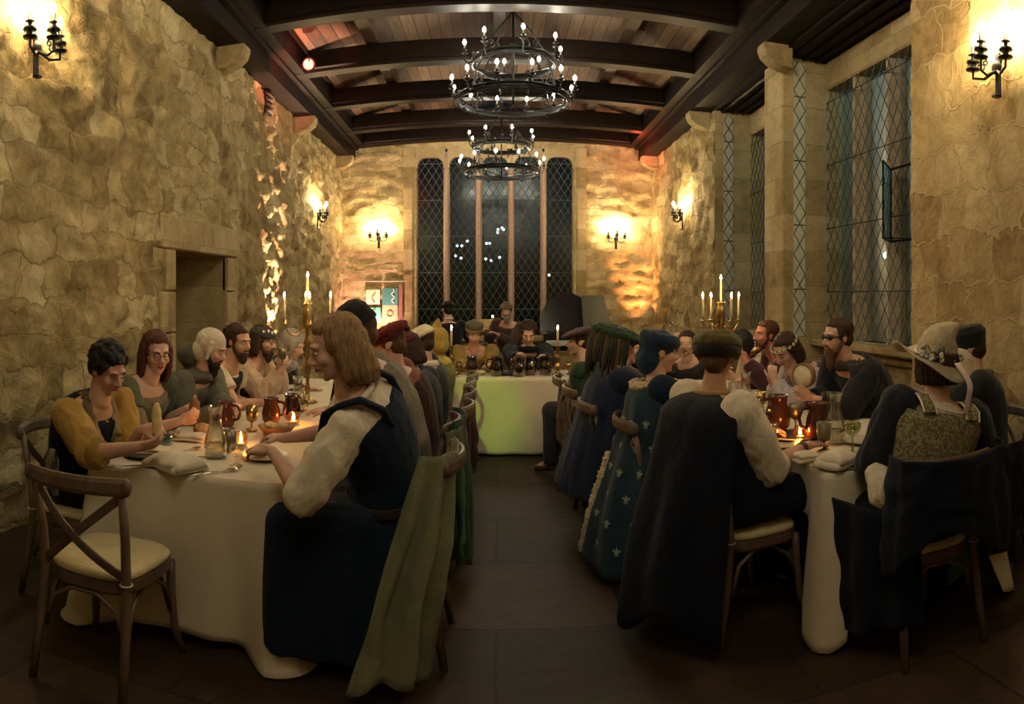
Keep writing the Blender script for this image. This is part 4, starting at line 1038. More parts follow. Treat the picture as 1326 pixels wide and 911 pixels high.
class P:
    """A seated figure: skeleton in the local frame of the empty at its seat (faces local +Y)."""
    def __init__(s, label, x, y, rz, head, top, look=(0, 10, 0), w=1.0, d=1.0, hs=1.0, twist=0, seat=.49, sk=SK1, vs=.008, stand=False):
        s.root = thing('person', label, 'person', (x, y, 0), rz); s.w, s.d, s.hs, s.sk, s.vs = w, d, hs, sk, vs
        s.M = Matrix.Translation((x, y, 0)) @ Matrix.Rotation(rz, 4, 'Z'); s.Mi = s.M.inverted()
        hc = s.Mi @ V((head[0], head[1], top - .125 * hs)); s.Hc = hc
        s.H = Matrix.Translation(hc) @ Matrix.Rotation(math.radians(look[0]), 4, 'Z') @ Matrix.Rotation(math.radians(-look[1]), 4, 'X') @ Matrix.Rotation(math.radians(look[2]), 4, 'Y') @ Matrix.Scale(hs, 4)
        s.P0 = V((0, -.04, seat + .10)); s.seat = seat
        nb = hc + V((0, -.030, -.168 * hs)); fwd = V((hc.x, hc.y, 0)) - V((s.P0.x, s.P0.y, 0)); nb -= fwd * .12
        s.N = nb; a, b = s.P0, nb; c1 = a + V((0, -.02, .18)); c2 = b - (b - c1).normalized() * .16 - V((0, .03, 0))
        s.bz = lambda t: a * (1 - t) ** 3 + c1 * 3 * t * (1 - t) ** 2 + c2 * 3 * t * t * (1 - t) + b * t ** 3
        s.tw = math.radians(twist); s.arms = {}
        s.legs = {}
        for sd in (-1, 1):
            if stand: s.legs[sd] = [V((sd * .09, 0, seat + .05)), V((sd * .10, .03, .48)), V((sd * .11, 0, .09)), V((sd * .13, .14, .04))]
            else: s.legs[sd] = [V((sd * .09, -.02, seat + .075)), V((sd * .13, .40, seat + .07)), V((sd * .13, .40, .10)), V((sd * .14, .53, .045))]
        s.stand = stand
    def fr(s, t):
        e = .02; d = (s.bz(min(1, t + e)) - s.bz(max(0, t - e))).normalized(); q = s.tw * t
        rt = V((math.cos(q), math.sin(q), 0)); rt = (rt - d * rt.dot(d)).normalized(); fw = d.cross(rt).normalized()
        return s.bz(t), rt, fw, d
    PROF = [(0, .165, .125), (.15, .165, .125), (.35, .15, .115), (.55, .165, .125), (.74, .185, .125), (.87, .185, .105), (.94, .14, .080), (1.0, .070, .064)]
    def torso(s, mb, inf=0, t0=0, t1=1.0, belly=1.0, low=0):
        secs = []
        if t0 <= 0:
            c, rt, fw, d = s.fr(0); secs.append((c - d * .10, rt, fw, (.14 + inf) * s.w, (.11 + inf) * s.d)); 
        for k in range(13):
            t = k / 12
            if t < t0 or t > t1 + 1e-6: continue
            for (a, b) in zip(s.PROF, s.PROF[1:]):
                if a[0] <= t <= b[0]:
                    q = (t - a[0]) / (b[0] - a[0]); rx = a[1] + (b[1] - a[1]) * q; ry = a[2] + (b[2] - a[2]) * q; break
            c, rt, fw, d = s.fr(t); secs.append((c, rt, fw, rx * s.w + inf, ry * s.d * (belly if t < .6 else 1) + inf))
        mb.loft(secs, 20)
    def shoulder(s, sd): c, rt, fw, d = s.fr(.89); return c + rt * (sd * .172 * s.w)
    def arm(s, sd, target, out=.5, palm=(0, 0, -1), hdir=None, curl=.5, spread=0):
        """target = world position of the wrist"""
        s.req = getattr(s, 'req', {}); s.req[sd] = dict(target=target, out=out, palm=palm, hdir=hdir, curl=curl)
        if len(s.req) == 2:        # hands never cross
            if (s.Mi @ V(s.req[1]['target'])).x < (s.Mi @ V(s.req[-1]['target'])).x: s.req = {1: s.req[-1], -1: s.req[1]}
            for q in (1, -1): s._arm(q, **s.req[q])
        else: s._arm(sd, **s.req[sd])
    def _arm(s, sd, target, out, palm, hdir, curl):
        S = s.shoulder(sd); T = s.Mi @ V(target); a, b = .285 * s.hs * getattr(s, 'al', 1), .255 * s.hs * getattr(s, 'al', 1); D = T - S
        if D.length > a + b - .01: D = D.normalized() * (a + b - .01); T = S + D
        L_ = D.length; x = (a * a - b * b + L_ * L_) / (2 * L_); h = math.sqrt(max(0, a * a - x * x))
        pole = V((sd * out, -.25, -1)); u = D.normalized(); pole = (pole - u * pole.dot(u)).normalized()
        E_ = S + u * x + pole * h
        hd = (T - E_).normalized() if hdir is None else (s.Mi.to_3x3() @ V(hdir)).normalized()
        s.arms[sd] = (S, E_, T, hd, (s.Mi.to_3x3() @ V(palm)).normalized(), curl)
    def hand(s, mb, sd):
        S, E_, T, hd, pn, curl = s.arms[sd]; k = .95 * s.hs
        pn = (pn - hd * pn.dot(hd)).normalized(); ac = hd.cross(pn).normalized()
        R = Matrix((ac, hd, -pn)).transposed()
        mb.ell(T + hd * .045 * k, (.039 * k, .050 * k, .017 * k), R, 12, 8)
        # decide thumb side: towards the body's midline
        ts = 1 if ac.dot(V((-sd, 0.25, .3))) > 0 else -1
        for i, (o_, l_) in enumerate(((-.030, .058), (-.010, .070), (.010, .074), (.029, .066))):
            o_ *= ts; p = T + hd * (.078 - abs(i - 2) * .004) * k + ac * o_ * k; d = (hd + ac * (o_ * 2.0)).normalized()
            pts = [T + hd * .03 * k + ac * o_ * .8 * k, p]; rr = [.0095 * k, .0095 * k]
            for q in range(3):
                an = curl * (.55 + .35 * q) + .1 * (i % 2)
                d = (d * math.cos(an) + pn * math.sin(an)).normalized(); p = p + d * l_ * (.42, .32, .26)[q] * k; pts.append(p); rr.append((.0088, .0080, .0066)[q] * k)
            mb.tube(pts, rr, 8); mb.ell(p, .0066 * k, seg=8, ring=6)
        b0 = T + hd * .02 * k + ac * ts * .024 * k; d = (hd * .75 + ac * ts * .6 + pn * .35).normalized()
        b1 = b0 + d * .040 * k; d2 = (d + hd * .5 + pn * curl * .5).normalized(); b2 = b1 + d2 * .028 * k; b3 = b2 + (d2 + pn * curl * .3).normalized() * .022 * k
        mb.tube([b0, b1, b2, b3], [.013 * k, .011 * k, .010 * k, .0075 * k], 8); mb.ell(b3, .0075 * k, seg=8, ring=6)
    def head(s, mb):
        h = MB()
        h.ell((0, -.015, .035), (.073, .094, .085), seg=20, ring=14); h.ell((0, .018, -.02), (.061, .072, .094), seg=20, ring=14)
        h.ell((0, .035, -.078), (.044, .043, .032)); h.ell((0, .066, -.099), (.020, .016, .015))
        h.tube([(0, .084, .014), (0, .100, -.008), (0, .112, -.026)], [.008, .010, .0135], 8); h.ell((0, .108, -.028), (.0135, .013, .011))
        for q in (-1, 1):
            h.ell((q * .013, .098, -.032), (.009, .010, .008), seg=8, ring=6); h.ell((q * .037, .060, -.025), (.024, .024, .024))
            h.tube([(q * .010, .083, .028), (q * .030, .082, .032), (q * .048, .068, .026)], [.009, .011, .008], 8)
            h.ell((q * .074, -.006, -.006), (.008, .020, .030), Matrix.Rotation(q * .25, 3, 'Z'), 12, 8); h.torus((q * .078, -.008, -.002), .017, .005, 14, 6, Matrix.Rotation(PI / 2, 3, 'Y') @ Matrix.Rotation(q * .2, 3, 'X'))
        h.ell((0, .086, -.058), (.022, .012, .011))
        mb.join(h, s.H)
        nb = s.fr(1)[0]; hb = s.H @ V((0, -.022, -.06))
        mb.tube([s.fr(.93)[0], nb, nb.lerp(hb, .55), hb], [.064, .060 * s.w ** .5, .057, .054], 14)
    def body(s, face=True, closed=False, gaze=0):
        mb = MB(); s.torso(mb); s.head(mb)
        for sd in (-1, 1):
            if sd in s.arms:
                S, E_, T, hd, pn, c = s.arms[sd]
                mb.ell(S, .056 * s.w ** .5); mb.tube([S, S.lerp(E_, .5), E_], [.050, .047, .038], 12); mb.ell(E_, .038)
                mb.tube([E_, E_.lerp(T, .35), T, T + hd * .03], [.039, .040, .025, .024], 12); s.hand(mb, sd)
            L_ = s.legs[sd]; mb.tube(L_[:2], [.085, .058], 12); mb.ell(L_[1], .058); mb.tube([L_[1], L_[1].lerp(L_[2], .35), L_[2]], [.055, .056, .036], 12); mb.tube([L_[2], L_[2].lerp(L_[3], .5), L_[3]], [.038, .042, .03], 10)
        o = link_mesh(mb.vox(s.vs, 2), 'body', s.sk, s.root); s.bd = o
        if face:
            for q in (-1, 1):
                if not closed:
                    e = MB(); e.ell(s.H @ V((q * .030, .0795, .006)), (.0125 * s.hs, .0085 * s.hs, .0065 * s.hs), seg=12, ring=8); e.ell(s.H @ V((q * .030 + gaze * .003, .0865, .005)), (.0052 * s.hs,.003 * s.hs,.0052 * s.hs), seg=8, ring=6, m=1); e.build('eye', [EYE_W, EYE_D], s.root)
                else:
                    e = MB(); e.tube([s.H @ V((q * .019, .087, .004)), s.H @ V((q * .030, .0905, .000)), s.H @ V((q * .042, .082, .004))], .0026, 6); e.build('eyelashes', EYE_D, s.root)
            m_ = MB(); m_.tube([s.H @ V((-.024, .088, -.057)), s.H @ V((-.010, .0985, -.0545)), s.H @ V((0, .0985, -.0560)), s.H @ V((.010, .0985, -.0545)), s.H @ V((.024, .088, -.057))], [.002, .0045, .004, .0045, .002], 8)
            m_.tube([s.H @ V((-.020, .089, -.060)), s.H @ V((0, .0985, -.064)), s.H @ V((.020, .089, -.060))], [.002, .0055, .002], 8); m_.build('lips', LIP, s.root)
        return s
    def brows(s, m=H_dark):
        for q in (-1, 1): MB().tube([s.H @ V((q * .012, .0935, .028)), s.H @ V((q * .030, .0935, .034)), s.H @ V((q * .050, .077, .028))], [.003, .004, .002], 6).build('eyebrow', m, s.root)
        return s
    def gar(s, name, mb, m, size=None, it=3, amp=.005, fq=14, lab=None, aniso=(1, 1, .35)):
        sd = random.random() * 50
        def f(c): return amp * noise.fractal(V((c.x * fq * aniso[0] + sd, c.y * fq * aniso[1], c.z * fq * aniso[2])), 1, 2, 2)
        o = link_mesh(mb.vox(size or max(.009, s.vs), it), name, m, s.root, f)
        if lab: o['label'] = lab
        return o
    def top(s, m, inf=.018, sleeve=1.9, t1=.975, name='shirt', loose=0, belly=1.0, cuff=None, drop=0, lab=None, amp=.005, arm_only=False, sr=0, fq=14):
        mb = MB()
        if not arm_only:
            s.torso(mb, inf, 0, t1, belly)
            if drop:
                for sd in (-1, 1): mb.tube([s.legs[sd][0], s.legs[sd][0].lerp(s.legs[sd][1], drop)], [.13 * s.w, .11], 12)
        for sd in (-1, 1):
            if sd not in s.arms or sleeve <= 0: continue
            S, E_, T, hd, pn, c = s.arms[sd]; r0 = .052 + inf + loose * .7
            mb.ell(S, r0 * 1.02)
            q = min(1, sleeve); e = S.lerp(E_, q); mb.tube([S, S.lerp(e, .5), e], [r0, r0 * (.97 + 4 * loose), (.044 + inf + loose) if sleeve > 1 else r0 * .95], 14)
            if sleeve > 1: q = min(1, sleeve - 1); e2 = E_.lerp(T, q); mb.ell(E_, .042 + inf + loose); mb.tube([E_, E_.lerp(e2, .5), e2], [.042 + inf + loose, (.040 + inf) + loose * 1.2, .027 + inf + sr + loose * .4], 14)
        return s.gar(name, mb, m, amp=amp, lab=lab, fq=fq)
    def cuffs(s, m, at=1.0, r=.055, name='cuff', l=.03):
        for sd in s.arms:
            S, E_, T = s.arms[sd][:3]; c = S.lerp(E_, at) if at <= 1 else E_.lerp(T, at - 1); d = (E_ - S).normalized() if at <= 1 else (T - E_).normalized()
            mb = MB(); mb.tube([c - d * l, c, c + d * l], [r * .97, r * 1.05, r * .97], 14); s.gar(name, mb, m, .008, 2, .006, 30)
    def trousers(s, m, name='trousers', inf=.02):
        mb = MB(); c, rt, fw, d = s.fr(0); mb.ell(c - V((0, 0, .03)), (.175 * s.w + inf, .135 * s.d + inf, .11))
        for sd in (-1, 1):
            L_ = s.legs[sd]; mb.tube(L_[:2], [.09 + inf, .064 + inf], 12); mb.ell(L_[1], .064 + inf); mb.tube([L_[1], L_[2]], [.060 + inf, .05 + inf], 12)
        s.gar(name, mb, m, .012, amp=.006)
        for sd in (-1, 1):
            L_ = s.legs[sd]; mb = MB(); mb.tube([L_[2] + V((0, -.03, -.03)), L_[2].lerp(L_[3], .5) + V((0, .01, -.015)), L_[3] + V((0, .03, -.01))], [.042, .046, .036], 10, flat=(1, .8)); mb.tube([L_[2] + V((0, 0, .08)), L_[2]], [.048, .046], 10)
            link_mesh(mb.vox(.008, 2), 'shoe', M_leather, s.root)
    def skirt(s, m, name='skirt', w=1.0, back=.0, amp=.012):
        mb = MB(); c, rt, fw, d = s.fr(0.05); mb.ell(c - V((0, 0, .06)), (.20 * s.w, .17 * s.d, .13)); z0 = s.seat + .02
        for k in range(7):
            q = -1 + 2 * k / 6; kn = V((q * .19 * w, .40 - .03 * abs(q), z0 + .06)); hp = V((q * .16 * w, -.02, z0 + .06)); ft = V((q * .26 * w, .44 - .06 * abs(q), .10))
            mb.tube([hp, kn], [.10, .095], 10); mb.ell(kn, .095); mb.tube([kn, kn.lerp(ft, .5), ft], [.095, .085, .075], 10)
            if back: mb.tube([hp, V((q * .24 * w, -.10 - back * .3, .25)), V((q * .30 * w, -.08 - back, .08))], [.09, .08, .075], 10)
        if back:
            for sd in (-1, 1):
                for k in range(4): y = .34 - k * .13; mb.tube([V((sd * .18 * w, y, z0 + .02)), V((sd * .27 * w, y, .08))], [.085, .08], 10)
        s.gar(name, mb, m, .014, 3, amp, 9, aniso=(1.4, 1.4, .12))
    def hair(s, m, kind='short', L=.12, vol=1.0, name='hair'):
        h = MB(); v = vol
        if kind in ('short', 'curly', 'long', 'bun', 'bob'):
            h.ell((0, -.034, .050), (.081 * v, .092 * v, .083 * v), seg=20, ring=12); h.ell((0, -.004, .080), (.062 * v, .068 * v, .048 * v), seg=20, ring=12); h.ell((0, -.055, -.005), (.073 * v, .062, .075)); 
            for q in (-1, 1): h.ell((q * .068, .005, .02), (.014, .035, .04))
        if kind == 'curly':
            rr = random.Random(4)
            for k in range(120):
                a = rr.uniform(0, 2 * PI); b = rr.uniform(-.35, 1.4); p = V((.086 * math.cos(a) * math.cos(b), -.02 + .10 * math.sin(a) * math.cos(b), .05 + .09 * math.sin(b)))
                if p.y > .06 and p.z < .07: continue
                h.ell(p, rr.uniform(.010, .020), seg=8, ring=6)
        if kind in ('long', 'bob'):
            for k in range(15):
                a = math.radians(-190 + k * (200 / 14)) ; c, s_ = math.cos(a), math.sin(a)
                l_ = L * (1 - .12 * abs(k - 7) / 7)
                h.tube([(.062 * c, -.02 + .075 * s_, .08), (.082 * c, -.02 + .096 * s_, .03), (.088 * c, -.02 + .100 * s_, -.04), (.086 * c, -.022 + .105 * s_, -.05 - l_ * .6), (.070 * c, -.03 + .09 * s_, -.05 - l_)], [.016, .021, .021, .020, .010], 8)
        if kind == 'bun': h.ell((0, -.12, .05), .042)
        mb = MB().join(h, s.H)
        sdm = random.random() * 9; Hi = s.H.inverted()
        def f(c):
            q = Hi @ c; a = math.atan2(q.x, q.y + .02)
            return (.0035 * math.sin(a * 46 + sdm + 3 * noise.noise(q * 14)) if kind in ('long', 'bob') else 0) + (.004 if kind != 'curly' else .007) * noise.noise(q * (45 if kind == 'curly' else 30))
        return link_mesh(mb.vox(.0065 if s.vs < .009 else .009, 1), name, m, s.root, f)
    def beard(s, m, L=.03, full=True):
        h = MB(); h.ell((0, .056, -.094), (.046, .045, .036 + L * .2)); h.ell((0, .07, -.104 - L * .6), (.036, .030, .030 + L * .6))
        if full:
            for q in (-1, 1): h.tube([(q * .070, .012, -.005), (q * .066, .028, -.05), (q * .045, .060, -.088)], [.010, .014, .020], 8)
        h.tube([(-.026, .088, -.052), (0, .100, -.044), (.026, .088, -.052)], [.006, .008, .006], 8)
        return link_mesh(MB().join(h, s.H).vox(.006, 1), 'beard', m, s.root, lambda c: .004 * noise.noise(c * 60))
    def lath(s, name, m, prof, c=(0, 0, 0), tilt=0, n=28, wob=None, ry=1.18, vox=None, roll=0, lab=None, disp=.002):
        h = MB(); h.lathe((0, 0, 0), prof, n, wob=wob); T = s.H @ Matrix.Translation(c) @ Matrix.Rotation(math.radians(tilt), 4, 'X') @ Matrix.Rotation(math.radians(roll), 4, 'Y') @ Matrix.Diagonal((1, ry, 1, 1))
        mb = MB().join(h, T)
        o = link_mesh(mb.vox(vox, 1), name, m, s.root, lambda c: disp * noise.noise(c * 30)) if vox else mb.build(name, m, s.root)
        if lab: o['label'] = lab
        return o
    def beanie(s, m, h=.10, band=True, name='beanie', bandm=None, tilt=-10, r=.088):
        s.lath(name, m, [(0, .0), (r, .0), (r * 1.03, .03), (r * .98, h * .6), (r * .75, h * .88), (r * .35, h), (0, h * 1.02)], (0, -.022, .035), tilt, vox=.007, disp=.004)
        if band: s.lath('hat_band', bandm or m, [(r * .9, .0), (r * 1.06, .0), (r * 1.09, .02), (r * 1.06, .04), (r * .9, .04), (r * .9, 0)], (0, -.022, .035), tilt)
    def hood(s, m, name='hood', r=.11, back=.0, lab=None, drape=True):
        h = MB(); h.ell((0, -.035, .03), (r * .93, r * 1.08, r * 1.02)); h.ell((0, -.06 - back, -.03), (r * .85, r * .8, r * .9))
        for q in (-1, 1): h.tube([(q * .075, .03, .06), (q * .088, .035, -.01), (q * .075, .035, -.08), (q * .045, .045, -.13)], [.018, .018, .02, .025], 8)
        mb = MB().join(h, s.H)
        if drape: c = s.fr(.95)[0]; mb.ell(c + V((0, 0, .0)), (.15 * s.w, .13 * s.d, .07))
        return s.gar(name, mb, m, .008, 3, .005, 20, lab)
    def cape(s, m, z1=.25, a0=-115, a1=115, r1=.34, name='cloak', ns=40, fold=.018, t0=.93, fk=11, y_off=0, rback=None, thick=.008, zfun=None, rsh=1.0):
        """a cloak hung from the shoulders round the back; returns a function for points on it"""
        cA = s.fr(.96)[0]; cB = s.fr(.80)[0]; rows = 22; g = []
        def pt(u, v):
            a = math.radians(a0 + (a1 - a0) * u) - PI / 2
            zt = cA.z + .02; ze = zfun(u) if zfun else z1; z = zt + (ze - zt) * v; q = v
            base = cA.lerp(V((cB.x * .7, cB.y - .05 + y_off, 0)), min(1, q * 1.25)); 
            sh = min(1, q / .16); rx = (.085 + (.235 * s.w * rsh - .085) * math.sin(sh * PI / 2)) + max(0, q - .16) * (r1 - .2); ry = (.075 + (.17 * s.d - .075) * math.sin(sh * PI / 2)) + max(0, q - .16) * ((rback or r1) - .17)
            fo = fold * min(1, q * 1.6) * math.sin(u * fk * 2 * PI + 1.5 * math.sin(3 * q)) + .012 * noise.noise(V((u * 7, q * 4, cA.x)))
            if q < .16: z = zt - .05 * s.w * (1 - math.cos(sh * PI / 2)) * 1.0 - q * .35
            return V((base.x + (rx + fo) * math.cos(a), base.y + (ry + fo) * math.sin(a), z))
        g = [[pt(i / ns, j / rows) for j in range(rows + 1)] for i in range(ns + 1)]
        o = MB().sheet(g, thick).build(name, m, s.root); s.last = o
        return pt

def fleur(mb, c, n_, up, s=.05):
    n_ = n_.normalized(); up = (up - n_ * up.dot(n_)).normalized(); rt = up.cross(n_).normalized(); c = c + n_ * .007
    def q(x, y): return c + rt * x * s + up * y * s
    def poly(pts): b = [q(*p) for p in pts]; k = len(b); mb.add(b + [p + n_ * .003 for p in b], [tuple(range(k)), tuple(range(k, 2 * k))] + [(i, (i + 1) % k, k + (i + 1) % k, k + i) for i in range(k)], False)
    poly([(0, 1), (.22, .5), (.10, 0), (-.10, 0), (-.22, .5)]); poly([(-.35, -.05), (.35, -.05), (.35, .1), (-.35, .1)]); poly([(0, -.6), (.14, -.1), (-.14, -.1)])
    for k in (-1, 1): poly([(k * .12, .05), (k * .28, .45), (k * .5, .62), (k * .68, .5), (k * .66, .25), (k * .5, .3), (k * .34, .1)]); poly([(k * .12, -.1), (k * .3, -.4), (k * .42, -.3), (k * .28, -.1)])
# ------------------------------------------------------------------ who sits where
RZ_R = -PI / 2   # faces +x (people along the left wall / along the aisle of the right table)
RZ_L = PI / 2    # faces -x
GC_L, GC_A, GC_R, GC_W = 'chairs along the left wall', 'chairs on the aisle side of the left table', 'chairs on the aisle side of the right table', 'chairs along the right wall'
def hd(px, Y): return ((math.tan((px - CX) / F)) * Y, Y)
def ht(py, x, y): return EYE + (HY - py) / F * math.hypot(x, y)
def who(label, x, y, rz, px, Y, py_top, extra=0, **k):
    h = hd(px, Y); return P(label, x, y, rz, h, ht(py_top, *h) - extra, **k)
def wpt(px, py, Y): x, y = hd(px, Y); return V((x, y, ht(py, x, y)))
place_chair(-1.57, 2.52, 0, 'empty cross-back chair with a cream cushion at the near end of the left table', 'chairs at the table ends')
F_mustard = fabric('mustard_cloth', (.34, .20, .04)); F_navy = fabric('navy_cloth', (.010, .018, .045)); F_grey = fabric('grey_green_wool', (.10, .095, .065)); F_sage = fabric('sage_cloak', (.15, .16, .085))
F_rust = fabric('rust_cloth', (.22, .065, .03)); F_cream = fabric('cream_cloth', (.58, .50, .36)); F_brown = fabric('brown_cloth', (.10, .065, .04)); F_dkgreen = fabric('dark_green_cloth', (.018, .045, .022)); F_wool = fabric('grey_wool', (.20, .17, .12))
F_red = fabric('burgundy_velvet', (.16, .018, .018)); F_olive = fabric('olive_felt', (.10, .085, .022)); F_blue = fabric('deep_blue_cloth', (.005, .014, .032), sheen=.06); F_dknavy = fabric('midnight_cloth', (.0032, .0055, .013), sheen=.04); F_char = fabric('charcoal_cloth', (.03, .03, .032))
F_felt = fabric('tan_felt', (.36, .29, .18)); F_fur = mat('cream_fur', (.62, .52, .34), .95, 0, .2, 60, .8, .02); F_plum = fabric('plum_cloth', (.05, .014, .018)); F_lav = fabric('pale_lavender', (.42, .38, .40)); F_gold = fabric('gold_cloth', (.36, .23, .05))
TAB = .80

# --- L1 mustard sleeves
x, y = -2.08, 3.08
place_chair(x, y, RZ_R, 'cross-back chair at the left wall carrying the diner with mustard sleeves', GC_L)
p = who('person in a dark vest with mustard sleeves, head bent over a piece of bread', x, y, RZ_R, 140, 2.98, 446, look=(-18, 28, 4), w=1.05, twist=-12, vs=.0065, sk=SK2)
p.arm(1, wpt(182, 556, 2.98), out=.25, palm=(.2, .6, -.6), hdir=(.75, .25, .15), curl=.75)
p.arm(-1, wpt(200, 572, 2.85) if False else wpt(178, 578, 2.72), out=.5, palm=(0, .5, .6), hdir=(.8, .35, .15), curl=.75)
p.body(closed=True).brows(H_black); p.hair(H_black, 'curly', vol=1.12)
p.top(F_mustard, .020, 1.12, loose=.016, name='shirt', amp=.012, fq=20); p.cuffs(fabric('rolled_cuff', (.25, .145, .03)), 1.12, .075, 'rolled_cuff')
p.top(F_dknavy, .032, 0, t1=.965, name='vest', belly=1.02); p.trousers(F_dknavy)
mb = MB()
for sd in (-1, 1):
    c = p.fr(.98)[0]; c2, rt, fw, d_ = p.fr(.80); c3, r3, f3, d3 = p.fr(.45); mb.tube([c + rt * sd * .03 - fw * .08, c + rt * sd * .08, c2 + rt * sd * .07 + fw * .16, c3 + rt * sd * .03 + f3 * .18], [.026, .028, .026, .012], 10)
p.gar('scarf', mb, fabric('speckled_scarf', (.22, .15, .08), .8, .8), .008, 2, .008, 40)
bread('pale crusty bread stick held up by the diner with mustard sleeves', wpt(203, 545, 3.00), (.027, .027, .095), 0, mat('baguette', (.62, .44, .20), .75), 'bread_stick')
t_ = MB().lathe((0, 0, 0), [(.0, 0), (.033, 0), (.034, .17), (.018, .20), (.018, .22), (0, .22)], 14).build('water_bottle', glass('bottle_plastic', (.55, .7, .68), .15, .7)); t_.location = (-2.02, 2.70, .49); tag(t_, 'small clear water bottle standing on the seat edge beside the mustard-sleeved diner', 'bottle')
t_.location = wpt(68, 640, 2.68)
# --- L2 woman with glasses
x, y = -2.15, 3.72
place_chair(x, y, RZ_R, 'cross-back chair carrying the smiling woman with glasses', GC_L)
p = who('smiling woman with glasses and long reddish brown hair in an olive dress', x, y, RZ_R, 203, 3.68, 430, look=(-42, 12, 0), w=1.12, d=1.1, twist=-12, vs=.007)
p.arm(1, wpt(240, 530, 3.9), out=.2, palm=(0, -.4, .6), hdir=(.7, .0, .4), curl=.8); p.arm(-1, wpt(232, 545, 3.45), out=.4, palm=(0, .6, .3), hdir=(.7, .3, .3), curl=.8)
p.body().brows(H_brown); p.hair(hairmat('auburn', (.09, .03, .018)), 'long', .16, 1.06)
p.top(fabric('brown_shawl', (.17, .12, .075)), .016, 1.1, loose=.012, name='blouse', t1=.95); p.top(fabric('olive_wool', (.075, .085, .042)), .034, .55, loose=.012, t1=.86, name='bodice', amp=.008); p.skirt(fabric('olive_wool', (.075, .085, .042)))
def glasses(p, m=None):
    g = MB()
    for q in (-1, 1):
        g.torus(p.H @ V((q * .032, .096, .006)), .021, .0018, 18, 5, p.H.to_3x3() @ Matrix.Rotation(PI / 2, 3, 'X')); g.tube([p.H @ V((q * .053, .094, .01)), p.H @ V((q * .077, .04, .01)), p.H @ V((q * .08, -.01, .008))], .0015, 5)
    g.tube([p.H @ V((-.011, .098, .010)), p.H @ V((.011, .098, .010))], .0018, 5); g.build('glasses', m or M_iron, p.root)
glasses(p)
mb = MB(); c, rt, fw, d_ = p.fr(.9); mb.tube([c + rt * -.09, c + fw * .13 - d_ * .02, c + fw * .17 - d_ * .14, c + fw * .13 - d_ * .02 + rt * .03, c + rt * .09], .006, 6); mb.build('necklace', M_leather, p.root)
bread('brown twisted pastry held in both hands by the woman with glasses', wpt(252, 532, 3.72), (.035, .03, .085), .3, mat('dark_pastry', (.22, .10, .04), .7), 'pastry')
# --- L3 coif
x, y = -2.1, 4.27
place_chair(x, y, RZ_R, 'cross-back chair carrying the man in the cream coif', GC_L)
p = who('bearded man in a close cream coif and grey hooded tunic', x, y, RZ_R, 274, 4.22, 427, look=(0, 22, 0), w=1.08, twist=-6, vs=.008)
p.arm(1, on(300, 530, .86), out=.2, curl=.5); p.arm(-1, wpt(288, 530, 4.0), out=.4, curl=.5, palm=(0, 0, -1))
p.body().brows(); p.beard(H_black, .05); p.top(F_grey, .024, 1.75, loose=.010, name='tunic', amp=.008); p.trousers(F_char)
h = MB(); h.ell((0, -.022, .042), (.088, .106, .094), seg=20, ring=14); h.ell((0, -.055, -.035), (.082, .078, .085))
for q in (-1, 1): h.tube([(q * .078, .02, .06), (q * .083, .02, 0), (q * .076, .02, -.06)], [.015, .015, .015], 8)
p.gar('coif', MB().join(h, p.H), F_cream, .007, 2, .002, 40)
h = MB(); h.ell((0, -.13, -.10), (.11, .085, .085)); mb = MB().join(h, p.H); c = p.fr(.93)[0]; mb.ell(c + V((0, -.02, .01)), (.17, .14, .06)); p.gar('hood', mb, fabric('grey_hood', (.075, .072, .052)), .009, 3, .01, 16)
# --- L4 bearded man
x, y = -2.12, 4.85
place_chair(x, y, RZ_R, 'cross-back chair carrying the dark-haired bearded man in black and cream', GC_L)
p = who('dark-haired bearded man in a black tabard over cream sleeves, looking right', x, y, RZ_R, 309, 4.80, 420, look=(-22, 12, 0), w=1.08, vs=.008, sk=SK2)
p.arm(1, wpt(338, 528, 5.0), out=.25); p.arm(-1, wpt(352, 520, 4.62), out=.4)
p.body().brows(); p.hair(H_dark, 'short', vol=1.06); p.beard(H_dark, .02); p.top(F_cream, .018, .6, loose=.02, t1=.97, name='shirt'); p.top(F_dknavy, .034, 0, t1=.95, name='tabard'); p.trousers(F_char)
# --- L5 dark cap
x, y = -2.12, 5.42
place_chair(x, y, RZ_R, 'cross-back chair carrying the long-haired man in the black cap', GC_L)
p = who('long-haired man in a black cap with white pins, hands raised to his mouth', x, y, RZ_R, 342, 5.35, 421, look=(-10, 12, 0), w=1.05, vs=.008)
p.arm(1, wpt(362, 472, 5.4), out=.5, palm=(-.2, -.6, 0), hdir=(.2, 0, .8), curl=.9); p.arm(-1, wpt(366, 478, 5.22), out=.5, palm=(-.3, .6, 0), hdir=(.1, .1, .8), curl=.9)
p.body().brows(); p.hair(H_dark, 'long', .10, 1.0); p.beard(H_dark, .03); p.top(fabric('flesh_sleeve', (.50, .36, .24)), .018, 1.8, loose=.022, t1=.96, name='shirt', amp=.01, fq=22); p.top(fabric('dark_olive_vest', (.05, .045, .03)), .036, 0, t1=.9, name='vest'); p.trousers(F_char)
p.beanie(F_char, .075, True, 'cap', tilt=-4, r=.09); glasses(p)
mb = MB()
for (a, b) in ((.35, .05), (.7, .06), (1.1, .05)): mb.ell(p.H @ V((.092 * math.sin(a) * 1.05, -.022 + .105 * math.cos(a), .035 + b)), (.010, .010, .013), seg=8, ring=6)
mb.build('cap_pin', mat('white_pin', (.7, .68, .6), .4), p.root)
gt = goblet('dull metal goblet raised to the mouth of the man in the black cap', 0, 0, M_pewter, .14, .032, 'cup', p=wpt(366, 470, 5.15) + V((0, 0, -.02)))
